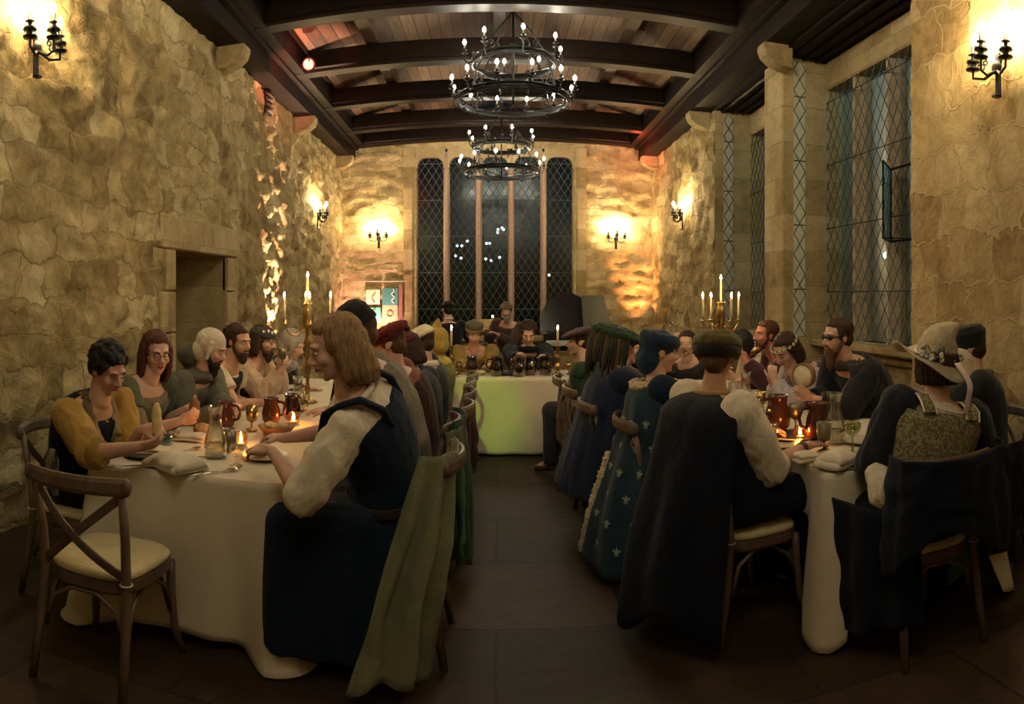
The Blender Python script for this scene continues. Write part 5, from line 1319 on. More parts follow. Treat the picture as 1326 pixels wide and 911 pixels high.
# --- L6 woman in grey scarf
x, y = -2.1, 6.02
place_chair(x, y, RZ_R, 'cross-back chair carrying the person in the pale grey scarf', GC_L)
p = who('person with a pale grey head scarf and dark striped top behind the left candelabra', x, y, RZ_R, 380, 5.95, 428, look=(-10, 25, 0), w=1.0, vs=.010)
p.arm(1, on(392, 500), out=.3); p.arm(-1, on(398, 505), out=.4)
p.body(face=False); p.hood(fabric('pale_grey_scarf', (.30, .27, .24)), 'head_scarf'); p.top(F_char, .02, 1.8, name='striped_top'); p.skirt(F_char)

# --- W1 blonde woman in blue pinafore
x, y = -.53, 3.06
place_chair(x + .04, y + .06, RZ_L, 'cross-back chair of the woman in the blue pinafore, draped with the sage cloak', GC_A)
p = who('woman with shoulder-length blonde hair, white puff-sleeved blouse and navy blue pinafore', x, y, RZ_L, 434, 2.84, 409, look=(20, 18, 0), w=1.12, d=1.12, hs=1.08, seat=.52, twist=-14, vs=.0065)
p.arm(1, wpt(352, 588, 3.05), out=.3, palm=(0, .2, -1), hdir=(-.9, .0, -.1), curl=.7); p.arm(-1, wpt(358, 588, 2.72) if False else wpt(356, 584, 3.2), out=.3, palm=(0, 0, -1), curl=.7)
p.req = {}
p.arm(1, wpt(352, 583, 2.78), out=.75, palm=(0, .3, -1), hdir=(-.95, .15, .02), curl=.8); p.arm(-1, wpt(368, 567, 3.15), out=.4, palm=(0, 0, -1), hdir=(-.9, .3, 0), curl=.6)
p.body(); p.brows(H_blonde); p.hair(H_blonde, 'bob', .12, 1.04)
p.top(M_white, .018, 1.12, loose=.022, t1=.93, name='blouse', amp=.014, fq=20); p.cuffs(M_white, 1.12, .068, 'gathered_cuff', .018)
p.top(F_blue, .036, 0, t1=.86, name='pinafore_bodice', amp=.003)
for sd in (-1, 1):
    c, rt, fw, d_ = p.fr(.84); c2 = p.fr(.96)[0]; w_ = .115; mb = MB()
    mb.tube([c + rt * sd * w_ - fw * .135 - d_ * .07, c + rt * sd * w_ - fw * .142 + d_ * .02, c2 + rt * sd * (w_ + .005) - fw * .085 + d_ * .030, c2 + rt * sd * (w_ + .005) + fw * .0 + d_ * .035, c2 + rt * sd * (w_ + .005) + fw * .08 + d_ * .02, c + rt * sd * w_ + fw * .15], [.030, .038, .036, .034, .034, .030], 10, flat=(1, .45)); p.gar('shoulder_strap', mb, F_blue, .008, 2, .001)
mb = MB(); c, rt, fw, d_ = p.fr(.955)
pts = [c + rt * (.115 * math.cos(a)) + fw * (.095 * math.sin(a)) + d_ * (-.005 + .02 * abs(math.cos(a))) for a in [2 * PI * k / 24 for k in range(25)]]; mb.tube(pts, .015, 8, False); mb.build('white_neckline', M_white, p.root)
p.skirt(F_blue, 'pinafore_skirt', 1.08, .02)
mb = MB(); c, rt, fw, d_ = p.fr(.14)
mb.tube([c + rt * (.225 * math.cos(a)) + fw * (.185 * math.sin(a)) for a in [2 * PI * k / 28 for k in range(29)]], .022, 8, False, flat=(.3, 1)); mb.build('leather_belt', fabric('belt', (.035, .018, .014)), p.root)
mb = MB(); c1 = c + rt * .20 + fw * .10
mb.box(c1 + V((0, 0, -.07)), (.05, .09, .13), bev=.02); mb.build('belt_pouch', M_leather, p.root)
mb = MB()
for k in range(6): mb.ell(c1 + V((.03, .0, -.01 - k * .028)), .0055, seg=6, ring=5)
mb.build('silver_studs', mat('studs', (.6, .6, .6), .2, 1), p.root)
# --- A2 grey sweater, black beanie
x, y = -.60, 3.95
place_chair(x + .05, y, RZ_L, 'cross-back chair behind the grey-green sweater, draped with the dark green cloak', GC_A)
p = who('person in a grey-green knitted sweater and tall black beanie seen from behind', x, y, RZ_L, 462, 3.85, 403, look=(15, 10, 0), w=1.12, d=1.1, hs=1.04, vs=.008)
p.arm(1, wpt(430, 540, 3.7), out=.4); p.arm(-1, wpt(425, 530, 4.1), out=.4)
p.body(); p.hair(H_brown, 'short', vol=.97); p.top(F_wool, .030, 1.9, loose=.014, name='sweater', belly=1.1, amp=.008); p.trousers(F_char); p.beanie(M_black, .155, True, tilt=-26, r=.092)
# --- A3 burgundy hat, rust top
x, y = -.58, 4.5
place_chair(x + .09, y, RZ_L, 'cross-back chair behind the person in the burgundy hat', GC_A)
p = who('person in a puffed burgundy velvet hat and rust orange top with brown waistcoat', x, y, RZ_L, 503, 4.42, 421, look=(0, 14, 0), w=1.08, vs=.008)
p.arm(1, wpt(465, 520, 4.3), out=.4); p.arm(-1, wpt(460, 510, 4.6), out=.4)
p.body(); p.hair(H_brown, 'short', vol=.97); p.top(F_rust, .022, 1.9, loose=.022, name='shirt'); p.top(fabric('maroon_waistcoat', (.035, .012, .010)), .036, 0, t1=.86, name='waistcoat'); p.trousers(F_brown)
p.lath('hat', F_red, [(0, .0), (.09, .0), (.122, .018), (.125, .04), (.105, .062), (.06, .072), (0, .074)], (0, -.015, .052), -12, vox=.007, disp=.01); p.lath('hat_band', fabric('dark_red', (.09, .012, .012)), [(.082, 0), (.094, 0), (.097, .032), (.084, .034), (.082, 0)], (0, -.016, .028), -12)
# --- A4 bobble hat
x, y = -.60, 5.1
place_chair(x + .1, y, RZ_L, 'cross-back chair behind the person with the dark red bobble hat', GC_A)
p = who('person in a dark coat with a dark red bobble hat', x, y, RZ_L, 524, 5.05, 431, look=(0, 16, 0), w=1.0, vs=.010)
p.arm(1, on(490, 505), out=.4); p.arm(-1, on(487, 498), out=.4)
p.body(face=False); p.hair(H_dark, 'bob', .08); p.top(fabric('dark_teal_coat', (.018, .028, .03)), .028, 1.9, name='coat', loose=.01); p.skirt(F_char); p.beanie(fabric('dark_red_knit', (.07, .014, .018)), .08)
p.lath('bobble', fabric('dark_red_knit', (.07, .014, .018)), [(0, -.03), (.025, -.02), (.034, 0), (.025, .02), (0, .03)], (0, -.05, .155), 0, ry=1, vox=.007, disp=.02)
# --- A5 cream beanie
x, y = -.60, 5.7
place_chair(x + .08, y, RZ_L, 'cross-back chair behind the person with the cream hat and scarf', GC_A)
p = who('person in a dark jacket with a cream knitted hat and cream scarf', x, y, RZ_L, 545, 5.62, 424, look=(-15, 10, 0), w=1.0, vs=.010)
p.arm(1, on(520, 492), out=.4); p.arm(-1, on(515, 488), out=.4)
p.body(face=False); p.hair(H_dark, 'short'); p.top(F_char, .03, 1.9, name='jacket', loose=.012); p.trousers(F_char); p.beanie(F_cream, .10, tilt=-22, r=.094)
mb = MB(); c = p.fr(1.0)[0]; mb.torus(c, .085, .03, 20, 8); p.gar('scarf', mb, F_cream, .009, 2, .006, 30)
# --- A6 pointed hood
x, y = -.60, 6.25
place_chair(x + .08, y, RZ_L, 'cross-back chair behind the person in the mustard pointed hood', GC_A)
p = who('person in a mustard yellow pointed felt hood', x, y, RZ_L, 562, 6.2, 424, look=(-30, 8, 0), w=.98, vs=.010)
p.arm(1, on(545, 484), out=.4); p.arm(-1, on(540, 482), out=.4)
p.body(face=False); p.top(fabric('tan_tunic', (.16, .10, .035)), .025, 1.9, name='tunic'); p.trousers(F_brown); p.hood(F_gold, 'pointed_hood', .105)
p.lath('hood_peak', F_gold, [(0, 0), (.08, 0), (.05, .06), (.02, .12), (0, .15)], (0, -.03, .07), 20, ry=1, vox=.008)

# --- head table
M_b1a, M_b1b = fabric('half_dark', (.035, .024, .018)), fabric('half_ochre', (.26, .18, .035))
x, y = -.25, 7.88
place_chair(x, y, PI, 'cross-back chair of the laughing man at the head table', 'chairs behind the head table')
p = who('laughing man in an olive brown cap and ochre tunic at the head table', x, y, PI, 614, 7.62, 418, look=(8, 18, 0), w=1.1, vs=.008, sk=SK2)
p.arm(1, V((-.08, 7.25, .85)), out=.15, hdir=(-.5, -.7, 0)); p.arm(-1, V((-.34, 7.25, .84)), out=.15, hdir=(.5, -.6, 0))
p.body().brows(); p.hair(H_brown, 'short'); p.top(M_b1b, .024, 1.9, name='tunic', loose=.015); p.trousers(F_brown)
mb = MB(); S, E_, T = p.arms[1][:3]; S2, E2, T2 = p.arms[-1][:3]
mb.tube([S2, E2], .075, 12); mb.ell(S2, .076); mb.tube([E2, E2.lerp(T2, .9)], [.07, .045], 12); c, rt, fw, d_ = p.fr(.6); mb.ell(c - rt * .10, (.12, .16, .2)); p.gar('dark_half_sleeve', mb, M_b1a)
p.lath('cap', fabric('olive_brown_cap', (.07, .06, .03)), [(0, .0), (.09, .0), (.10, .02), (.10, .045), (.085, .06), (0, .065)], (0, -.01, .07), 0, vox=.007); p.lath('hat_band', fabric('ochre_brim', (.22, .14, .05)), [(.084, 0), (.098, 0), (.10, .028), (.086, .03), (.084, 0)], (0, -.010, .050), 0)
x, y = .34, 7.90
place_chair(x, y, PI, 'cross-back chair of the young man in black at the head table', 'chairs behind the head table')
p = who('young man with short dark hair in a black hooded top at the head table', x, y, PI, 684, 7.66, 417, look=(0, 26, 0), w=1.12, vs=.008)
p.arm(1, V((.50, 7.25, .90)), out=.15, hdir=(-.3, -.5, .6), curl=.9); p.arm(-1, V((.20, 7.25, .92)), out=.15, hdir=(.2, -.5, .6), curl=.9)
p.body(closed=True).brows(); p.hair(H_dark, 'curly', vol=1.02); p.top(F_dknavy, .03, 1.9, name='hooded_top', loose=.02); p.trousers(F_char)
mb = MB(); c, rt, fw, d_ = p.fr(1); mb.torus(c, .09, .035, 20, 8); p.gar('hood', mb, F_dknavy, .009, 2, .01, 20)

# --- musicians
x, y = -.70, 9.9
st = thing('wooden_stool', 'wooden stool under the dark-suited musician', 'stool', (x, y, 0))
MB().lathe((0, 0, 0), [(0, .50), (.18, .50), (.18, .54), (0, .545)], 20).build('seat', M_chair, st)
for k in range(4): a = PI / 4 + k * PI / 2; MB().tube([(.17 * math.cos(a), .17 * math.sin(a), 0), (.12 * math.cos(a), .12 * math.sin(a), .51)], .016, 8).build('leg', M_chair, st)
p = who('musician in a dark suit with a flat black hat, back turned, before the far window', x, y, 0, 580, 9.93, 390, look=(20, 10, 0), w=1.05, seat=.58, vs=.010)
p.arm(1, V((x + .3, y + .38, 1.0)), out=.5); p.arm(-1, V((x - .3, y + .36, 1.0)), out=.5)
p.body(face=False); p.hair(H_black, 'short'); p.top(M_black, .028, 1.9, name='jacket'); p.trousers(M_black)
p.lath('hat', M_black, [(0, .05), (.07, .05), (.075, .0), (.12, -.005), (.12, .004), (.08, .01), (.078, .06), (0, .062)], (0, -.015, .055), 0)
p.lath('collar', M_white, [(.058, -.02), (.062, -.02), (.062, .02), (.058, .02), (.058, -.02)], (0, -.02, -.13), 0)
x, y = .14, 10.3
st2 = dup(st, (x, y, 0), .4, 'wooden stool under the masked musician in brown')
p = who('musician in a brown coat and round fur cap with a pale bearded mask, leaning right', x, y, PI - .5, 656, 10.1, 391, look=(20, 14, 0), w=1.1, seat=.58, vs=.010)
p.arm(1, V((x - .15, y - .40, 1.02)), out=.5); p.arm(-1, V((x - .30, y - .2, 1.05)), out=.5)
p.body(face=False); p.hair(H_brown, 'short'); p.beard(hairmat('grey_hair', (.30, .24, .19)), .03); p.top(fabric('brown_coat', (.07, .042, .026)), .03, 1.9, name='coat'); p.trousers(F_brown); p.beanie(fabric('fur_cap', (.16, .10, .07)), .08, tilt=0)

# --- G1 capped man in black waistcoat
x, y = 1.11, 3.22
place_chair(x + .07, y + .0, -1.32, 'cross-back chair under the man in the olive felt cap', GC_R)
p = who('broad man in an olive felt cap, black waistcoat and rolled white sleeves, back turned', x, y, -1.30, 929, 3.20, 428, extra=.0, look=(44, 6, 0), w=1.36, d=1.25, hs=1.02, seat=.52, vs=.0065, sk=SK2, twist=0); p.al = 1.14
p.arm(-1, wpt(1044, 577, 3.16), out=.15, palm=(0, 0, -1), hdir=(.9, .25, .02), curl=.25); p.arm(1, V((1.48, 3.62, .82)), out=.5, palm=(0, 0, -1))
p.body(); p.hair(H_brown, 'short', vol=.95); p.top(M_white, .020, 1.05, loose=.028, t1=.94, name='shirt', amp=.012, fq=18); p.cuffs(M_white, 1.10, .074, 'rolled_cuff', .045)
p.top(F_dknavy, .042, 0, t1=.93, name='waistcoat', amp=.005, belly=1.1)
S, E_, T = p.arms[1][:3]; c = E_.lerp(T, .88); d_ = (T - E_).normalized(); mb = MB(); mb.tube([c - d_ * .012, c + d_ * .012], .034, 14); mb.build('leather_bracelet', M_leather, p.root)
p.skirt(F_dknavy, 'tunic_skirt', 1.05, 0)
def z_(u): return .12 + .10 * math.sin(u * 9) + .12 * (u > .8)
p.cape(F_dknavy, .14, -70, 75, .26, 'long_coat', 36, .016, fk=3, y_off=-.05, zfun=lambda u: .13 + .07 * math.sin(u * 11), rback=.34)
# lower the coat so that it starts under the waistcoat
p.lath('cap', F_olive, [(0, .02), (.095, .02), (.118, .045), (.118, .075), (.09, .105), (.04, .118), (0, .12)], (0, -.012, .008), -6, vox=.007, disp=.006)
p.lath('cap_band', fabric('cap_black_band', (.012, .011, .010)), [(.08, -.005), (.100, -.005), (.116, .02), (.112, .05), (.09, .055), (.08, -.005)], (0, -.012, .000), -6)
mb = MB(); c, rt, fw, d_ = p.fr(.99); mb.torus(c + d_ * .01, .075, .016, 20, 8); p.gar('shirt_collar', mb, fabric('ochre_collar', (.34, .22, .08)), .008, 2, .004)
# --- G2 fleur-de-lis cloak
x, y = 1.02, 3.95
place_chair(x - .02, y - .02, RZ_R, 'cross-back chair behind the person in the fleur-de-lis cloak', GC_R)
p = who('person in a deep blue fleur-de-lis cloak with cream fur edging and a rolled blue hood', x, y, RZ_R, 855, 3.98, 428, look=(0, 6, 0), w=1.05, vs=.008)
p.arm(1, V((1.5, 4.15, .84)), out=.4); p.arm(-1, V((1.5, 3.82, .84)), out=.4)
p.body(); p.top(F_blue, .028, 1.9, name='tunic', loose=.02); p.skirt(F_blue, 'skirt')
pt = p.cape(fabric('fleur_cloak', (.012, .035, .055)), .12, -120, 105, .42, 'cloak', 44, .014, fk=6, zfun=lambda u: .10 + .05 * math.sin(u * 7)); ck = p.last
mb = MB()
for i in range(7):
    for j in range(6):
        u = .08 + .84 * (i + (.5 if j % 2 else 0)) / 7; v = .22 + j * .13; q = pt(u, v); a = pt(min(1, u + .02), v) - pt(u - .02, v); b = pt(u, v + .02) - pt(u, v - .02); n_ = a.cross(b)
        if n_.dot(q - V((0, 0, q.z))) < 0: n_ = -n_
        mb = MB(); fleur(mb, q, n_, V((0, 0, 1)), .034); mb.build('fleur_de_lis', mat('fleur_silver', (.26, .30, .26), .6), ck)
mb = MB(); mb.tube([pt(0.0, j / 16) for j in range(1, 17)], [.022 + .006 * (j % 2) for j in range(16)], 10); p.gar('fur_edge', mb, F_fur, .009, 1, .012, 60, aniso=(1, 1, 1))
mb = MB(); mb.tube([pt(1.0, j / 16) for j in range(1, 17)], [.026 + .006 * (j % 2) for j in range(16)], 10); p.gar('fur_edge', mb, F_fur, .009, 1, .012, 60, aniso=(1, 1, 1))
u_ = min((k / 40 for k in range(41)), key=lambda u: (lambda w: math.atan2(w.x, w.y))(p.M @ pt(u, .85)))
mb = MB(); mb.tube([pt(u_, .42 + .58 * j / 14) for j in range(15)], [.024 + .007 * (j % 2) for j in range(15)], 10); p.gar('fur_edge', mb, F_fur, .009, 1, .012, 60, aniso=(1, 1, 1))
mb = MB(); c, rt, fw, d_ = p.fr(.97); mb.torus(c - V((0, 0, .01)), .13, .030, 24, 8, None); p.gar('fur_collar', mb, F_fur, .009, 1, .014, 50, aniso=(1, 1, 1))
h = MB(); h.ell((0, -.02, .045), (.094, .112, .085)); h.torus((0, -.01, .075), .085, .040, 24, 8, Matrix.Rotation(-.15, 3, 'X')); h.ell((.0, -.07, -.05), (.085, .075, .09)); p.gar('rolled_hood', MB().join(h, p.H), fabric('hood_blue', (.016, .04, .07)), .008, 2, .008, 24)
mb = MB(); mb.tube([p.H @ V((-.09, .02, .09)), p.H @ V((-.108, -.0, .02)), p.H @ V((-.09, -.03, -.07)), p.H @ V((-.08, -.04, -.12))], [.008, .02, .024, .008], 8, flat=(1, .4)); mb.build('pale_hood_flap', fabric('pale_flap', (.22, .25, .26)), p.root)
sh = thing('shoe', 'dark shoe with a cream toe on the floor under the fleur-de-lis cloak', 'shoe', (0.53, 4.0, 0), .9)
sh.location = world_pt(791, 694, 0)
mb = MB(); mb.tube([(0, -.10, .035), (0, .02, .04), (0, .12, .028)], [.034, .042, .028], 10, flat=(1, .8)); mb.tube([(0, -.07, .04), (0, -.08, .10)], [.036, .034], 10); link_mesh(mb.vox(.007, 2), 'upper', M_leather, sh)
MB().ell((0, .11, .028), (.033, .04, .024)).build('toe_cap', F_cream, sh); MB().box((0, .01, .006), (.07, .26, .012), bev=.005).build('sole', M_iron, sh)
# --- G3 dread headdress
x, y = .92, 4.62
place_chair(x - .05, y - .04, RZ_R, 'cross-back chair behind the person with the ribboned headdress', GC_R)
p = who('person in a wide dark green headdress of hanging cords over a navy shawl', x, y, RZ_R, 800, 4.62, 424, look=(-10, 8, 0), w=1.2, d=1.15, vs=.009)
p.arm(1, V((1.5, 4.85, .84)), out=.4); p.arm(-1, V((1.5, 4.45, .84)), out=.4)
p.body(face=False); p.top(F_navy, .032, 1.9, name='coat', loose=.02); p.skirt(F_dknavy, 'skirt'); p.cape(fabric('navy_shawl', (.010, .018, .05)), .30, -120, 120, .36, 'shawl', 30, .02)
p.lath('headdress', F_dkgreen, [(0, .0), (.11, .0), (.15, .02), (.155, .045), (.12, .075), (.05, .09), (0, .09)], (0, -.02, .045), -10, vox=.008, disp=.012)
rr = random.Random(5)
for k in range(34):
    a = -PI * 1.12 + k * PI * 1.28 / 33; c_, s_ = math.cos(a), math.sin(a); l_ = rr.uniform(.14, .26); top_ = .115
    MB().tube([p.H @ V(q) for q in ((.04 * c_, -.02 + .04 * s_, top_ + .02), (.12 * c_, -.02 + .14 * s_, top_ - .02), (.155 * c_, -.02 + .175 * s_, .03), (.15 * c_, -.02 + .18 * s_, .03 - l_ * .5), (.145 * c_ + rr.uniform(-.02, .02), -.02 + .17 * s_, .03 - l_))], [.009, .012, .012, .011, .007], 7).build('cord', (F_dkgreen, F_plum, F_olive, fabric('cord_brown', (.06, .035, .02)))[k % 4], p.root)
# --- G4 beaded bonnet
x, y = .88, 5.3
place_chair(x - .05, y, RZ_R, 'cross-back chair hidden behind the ribboned headdress, further up the aisle', GC_R)
p = who('person with short dark hair further up the right table, mostly hidden behind the headdress', x, y, RZ_R, 812, 5.35, 430, look=(0, 10, 0), w=1.0, vs=.010)
p.arm(1, V((1.5, 5.5, .84)), out=.4); p.arm(-1, V((1.5, 5.1, .84)), out=.4)
p.body(face=False); p.hair(H_dark, 'short'); p.top(F_brown, .028, 1.9, name='coat', loose=.01); p.trousers(F_char)
x, y = .86, 5.95
place_chair(x - .05, y, RZ_R, 'cross-back chair nearest the head table on the right aisle', GC_R)
p = who('person in a wide beaded dark bonnet and dark green cape beside the head table', x, y, .9, 750, 5.98, 424, look=(35, 2, 0), w=1.0, vs=.008)
p.arm(1, V((.70, 6.32, .70)), out=.4); p.arm(-1, V((1.1, 6.35, .76)), out=.4)
p.body().brows(); p.hair(H_dark, 'short', vol=.96); p.top(F_dkgreen, .028, 1.9, name='coat', loose=.015); p.trousers(F_char); p.cape(fabric('green_cape', (.022, .040, .022)), .45, -110, 110, .30, 'cape', 26, .014)
p.lath('bonnet', F_plum, [(0, .0), (.09, .0), (.14, .012), (.145, .03), (.11, .05), (0, .06)], (0, -.02, .062), -14, vox=.008, disp=.006)
mb = MB()
for k in range(14): a = PI * (k + .5) / 14; mb.ell(p.H @ V((.092 * math.cos(a), -.02 + .105 * math.sin(a), .060 + .024 * math.sin(a))), .007, seg=6, ring=5)
mb.build('bead_trim', mat('pale_beads', (.7, .66, .55), .3), p.root)

# --- F1 masked man
x, y = 2.62, 4.32
place_chair(x, y, RZ_L, 'cross-back chair carrying the masked bearded man', GC_W)
p = who('bearded man with a black eye mask and feathered black cloak holding a small drum', x, y, RZ_L, 1084, 4.22, 412, look=(8, 6, 0), w=1.18, d=1.1, hs=1.04, seat=.50, vs=.0065)
dr = wpt(1040, 485, 4.0)
p.arm(1, wpt(1050, 515, 4.05), out=.35, palm=(-.5, .5, .5), hdir=(-.75, -.1, .45), curl=.2); p.arm(-1, wpt(1046, 512, 4.30), out=.35, palm=(-.3, -.6, .3), hdir=(-.75, -.05, .4), curl=.35)
p.body().brows(H_black); p.hair(H_dark, 'short', vol=1.05); p.beard(H_brown, .07)
h = MB()
for q in (-1, 1): h.ell((q * .033, .083, .008), (.026, .013, .017)); h.tube([(q * .05, .078, .012), (q * .078, .02, .012), (q * .080, -.03, .012)], .006, 6)
h.ell((0, .09, .010), (.02, .010, .010)); p.gar('eye_mask', MB().join(h, p.H), M_black, .005, 1, 0)
p.top(M_black, .03, 1.75, loose=.02, name='shirt', amp=.01); p.trousers(M_black); pt = p.cape(M_black, .40, -130, 130, .36, 'feathered_cloak', 30, .015); ck = p.last
mb = MB(); rr = random.Random(8)
for k in range(90):
    u, v = rr.uniform(.02, .98), rr.uniform(.16, .8); q = pt(u, v); d2 = (pt(u, v + .03) - q).normalized(); n_ = V((q.x, q.y, 0)).normalized()
    MB().tube([q + n_ * .004, q + d2 * .05 + n_ * .02, q + d2 * .11 + n_ * .012], [.003, .016, .002], 6, flat=(1, .2)).build('feather', mat('feather_black', (.022, .026, .028), .35), ck)
mb = MB(); c, rt, fw, d_ = p.fr(.98); mb.torus(c - d_ * .02, .088, .042, 20, 8); p.gar('hood_collar', mb, fabric('brown_black', (.04, .032, .022)), .009, 2, .012, 24)
t = thing('hand_drum', 'small round hand drum with a pale skin held up by the masked man', 'drum', wpt(1041, 486, 4.15))
Md = Matrix.Rotation(PI / 2, 3, 'X'); Md = Matrix.Rotation(math.radians(-58), 3, 'Z') @ Md
MB().lathe((0, 0, 0), [(.070, -.022), (.082, -.022), (.082, .022), (.070, .022), (.070, -.022)], 28, Md).build('rim', mat('drum_rim', (.22, .12, .05), .4), t)
MB().lathe((0, 0, 0), [(0, .016), (.070, .016), (.070, .020), (0, .021)], 28, Md).build('drum_skin', mat('drum_skin', (.70, .60, .40), .6), t)
# --- F2 flower crown
x, y = 2.58, 4.88
place_chair(x, y, RZ_L, 'cross-back chair carrying the young woman in the flower crown', GC_W)
p = who('young woman in a white flower crown and pale blouse, hands at her mouth', x, y, RZ_L, 1017, 4.78, 432, look=(24, 34, 0), w=1.0, vs=.007)
p.arm(1, wpt(1002, 492, 4.70), out=.6, palm=(.3, .6, 0), hdir=(-.1, .1, .9), curl=.9); p.arm(-1, wpt(1000, 496, 4.9), out=.5, palm=(.2, -.6, 0), hdir=(-.1, 0, .9), curl=.9)
p.body(closed=True).brows(); p.hair(H_dark, 'bob', .10, 1.02)
p.top(F_lav, .020, 1.85, loose=.020, name='blouse', amp=.012, fq=22, t1=.9); p.top(F_brown, .034, 0, t1=.86, name='bodice'); p.skirt(F_brown); p.cape(fabric('brown_shawl2', (.07, .045, .03)), .55, -120, 90, .26, 'shawl', 24, .012)
cw = MB().torus((0, -.012, .052), .092, .005, 26, 5); 
vine = MB().join(cw, p.H @ Matrix.Diagonal((1, 1.14, 1, 1))).build('crown_vine', mat('vine', (.08, .12, .04)), p.root)
for k in range(16):
    a = 2 * PI * k / 16; c_ = V((.094 * math.cos(a), -.014 + .107 * math.sin(a), .054)); f_ = MB()
    for j in range(5): b = 2 * PI * j / 5; f_.ell(c_ + V((.009 * math.cos(b) * math.sin(a), -.009 * math.cos(b) * math.cos(a), .009 * math.sin(b))) + V((math.cos(a), math.sin(a), 0)) * .006, (.006, .006, .006), seg=6, ring=5)
    MB().join(f_, p.H).build('blossom', mat('white_petal', (.68, .62, .46), .7), vine)
# --- F3 drinking man
x, y = 2.60, 5.45
place_chair(x, y, RZ_L, 'cross-back chair carrying the man drinking from a brass cup', GC_W)
p = who('red-haired man in a plum jacket drinking from a brass cup', x, y, RZ_L, 991, 5.42, 415, look=(10, -2, 0), w=1.08, vs=.008, sk=skin('ruddy_skin', (.50, .20, .13)))
p.arm(1, wpt(966, 468, 5.32), out=.7, palm=(-.2, .7, 0), hdir=(-.3, .2, .6), curl=.9); p.arm(-1, V((2.1, 5.6, .84)), out=.4)
p.body().brows(H_red); p.hair(H_red, 'short', vol=1.04); p.beard(H_red, .005); p.top(F_plum, .026, 1.9, name='jacket', loose=.014); p.trousers(F_char)
g_ = goblet('brass cup tilted at the lips of the red-haired drinking man', 0, 0, M_gold, .13, .032, 'cup', p=wpt(969, 462, 5.38)); g_.rotation_euler = (0, .9, 0)
# --- F4 dark haired woman
x, y = 2.58, 6.02
place_chair(x, y, RZ_L, 'cross-back chair carrying the dark-haired woman beside the right candelabra', GC_W)
p = who('dark-haired woman in a cream top beside the right candelabra', x, y, RZ_L, 958, 6.0, 427, look=(5, 14, 0), w=.98, vs=.009)
p.arm(1, V((2.1, 5.9, .84)), out=.4); p.arm(-1, V((2.1, 6.2, .84)), out=.4)
p.body(); p.hair(H_black, 'bob', .10); p.top(F_cream, .022, 1.2, name='blouse', loose=.01, t1=.88); p.skirt(F_brown)
# --- F5 end of table man lifting a glass
x, y = 1.98, 6.85
place_chair(x, y, PI, 'cross-back chair at the far end of the right table', 'chairs at the table ends')
p = who('dark-haired man at the far end of the right table raising a wine glass', x, y, PI, 889, 6.75, 428, look=(-25, 6, 0), w=1.05, vs=.010)
p.arm(-1, wpt(874, 446, 6.55), out=.7, palm=(.4, .3, 0), hdir=(.0, 0, .9), curl=.8); p.arm(1, V((2.2, 6.45, .84)), out=.4)
p.body(); p.hair(H_dark, 'short', vol=1.05); p.top(F_char, .026, 1.9, name='shirt', loose=.01); p.trousers(F_char)
goblet('small wine glass raised by the man at the far end of the right table', 0, 0, M_glass, .17, .038, 'wine', p=wpt(871, 440, 6.50))
# --- H1 woman in felt hat
x, y = 1.84, 2.66
place_chair(1.82, 2.68, 0, 'cross-back chair under the woman in the felt hat at the right table', 'chairs at the table ends')
p = who('woman in a ribboned tan felt hat, black sleeves and floral corset, back turned', x, y, 0, 1210, 2.68, 436, look=(-6, 4, 0), w=1.12, d=1.0, hs=1.0, twist=-6, vs=.0065)
p.arm(1, V((2.28, 2.98, .86)), out=.7, palm=(0, 0, -1)); p.arm(-1, wpt(1132, 604, 2.92), out=.75, palm=(0, 0, -1), hdir=(-.3, .9, 0), curl=.5)
p.body(); p.hair(H_dark, 'bob', .05, 1.04); p.top(F_char if False else fabric('black_blue_sleeve', (.008, .010, .016)), .020, 1.75, loose=.026, t1=.88, name='chemise', amp=.010)
m, t, N, L, B = nt('floral_brocade'); tc = texco(N); vo = N.new('ShaderNodeTexVoronoi'); vo.inputs['Scale'].default_value = 55; L.new(mixc(N, L, .03, tc.outputs['Object'], noise_n(N, L, tc.outputs['Object'], 30).outputs['Color'], 'ADD'), vo.inputs['Vector'])
L.new(ramp_out(N, L, mth(N, L, 'ADD', mth(N, L, 'MULTIPLY', vo.outputs['Distance'], .8), mth(N, L, 'MULTIPLY', noise_n(N, L, tc.outputs['Object'], 28, 3).outputs['Fac'], .6)), [(.42, (.30, .25, .11)), (.55, (.14, .12, .04)), (.68, (.055, .040, .018)), (.8, (.22, .20, .10))]), B.inputs['Base Color']); B.inputs['Roughness'].default_value = .75; M_floral = m
p.top(M_floral, .034, 0, t1=.87, name='corset', amp=.003)
for sd in (-1, 1):
    c, rt, fw, d_ = p.fr(.86); c2 = p.fr(.94)[0]; w_ = .12
    path = [c + rt * sd * (w_ - .01) - fw * .148 - d_ * .03, c + rt * sd * w_ - fw * .125 + d_ * .02, c2 + rt * sd * w_ - fw * .075 + d_ * .020, c2 + rt * sd * w_ + fw * .0 + d_ * .03, c2 + rt * sd * w_ + fw * .07 + d_ * .015, c + rt * sd * w_ + fw * .13]
    mb = MB(); mb.tube(path, .030, 8, flat=(1.1, .35)); p.gar('corset_strap', mb, M_floral, .007, 2, .001)
    for o_ in (-.034, .034):
        MB().tube([q + rt * o_ - fw * .006 for q in path[:4]], .005, 6).build('white_piping', M_white, p.root)
c, rt, fw, d_ = p.fr(.885)
MB().tube([c + rt * (.10 * math.sin(a)) - fw * (.150 * math.cos(a * .45)) - d_ * (.02 * math.cos(a)) for a in [(-1 + k / 8) * 1.4 for k in range(17)]], .005, 6).build('white_piping', M_white, p.root)
mb = MB(); c, rt, fw, d_ = p.fr(.9)
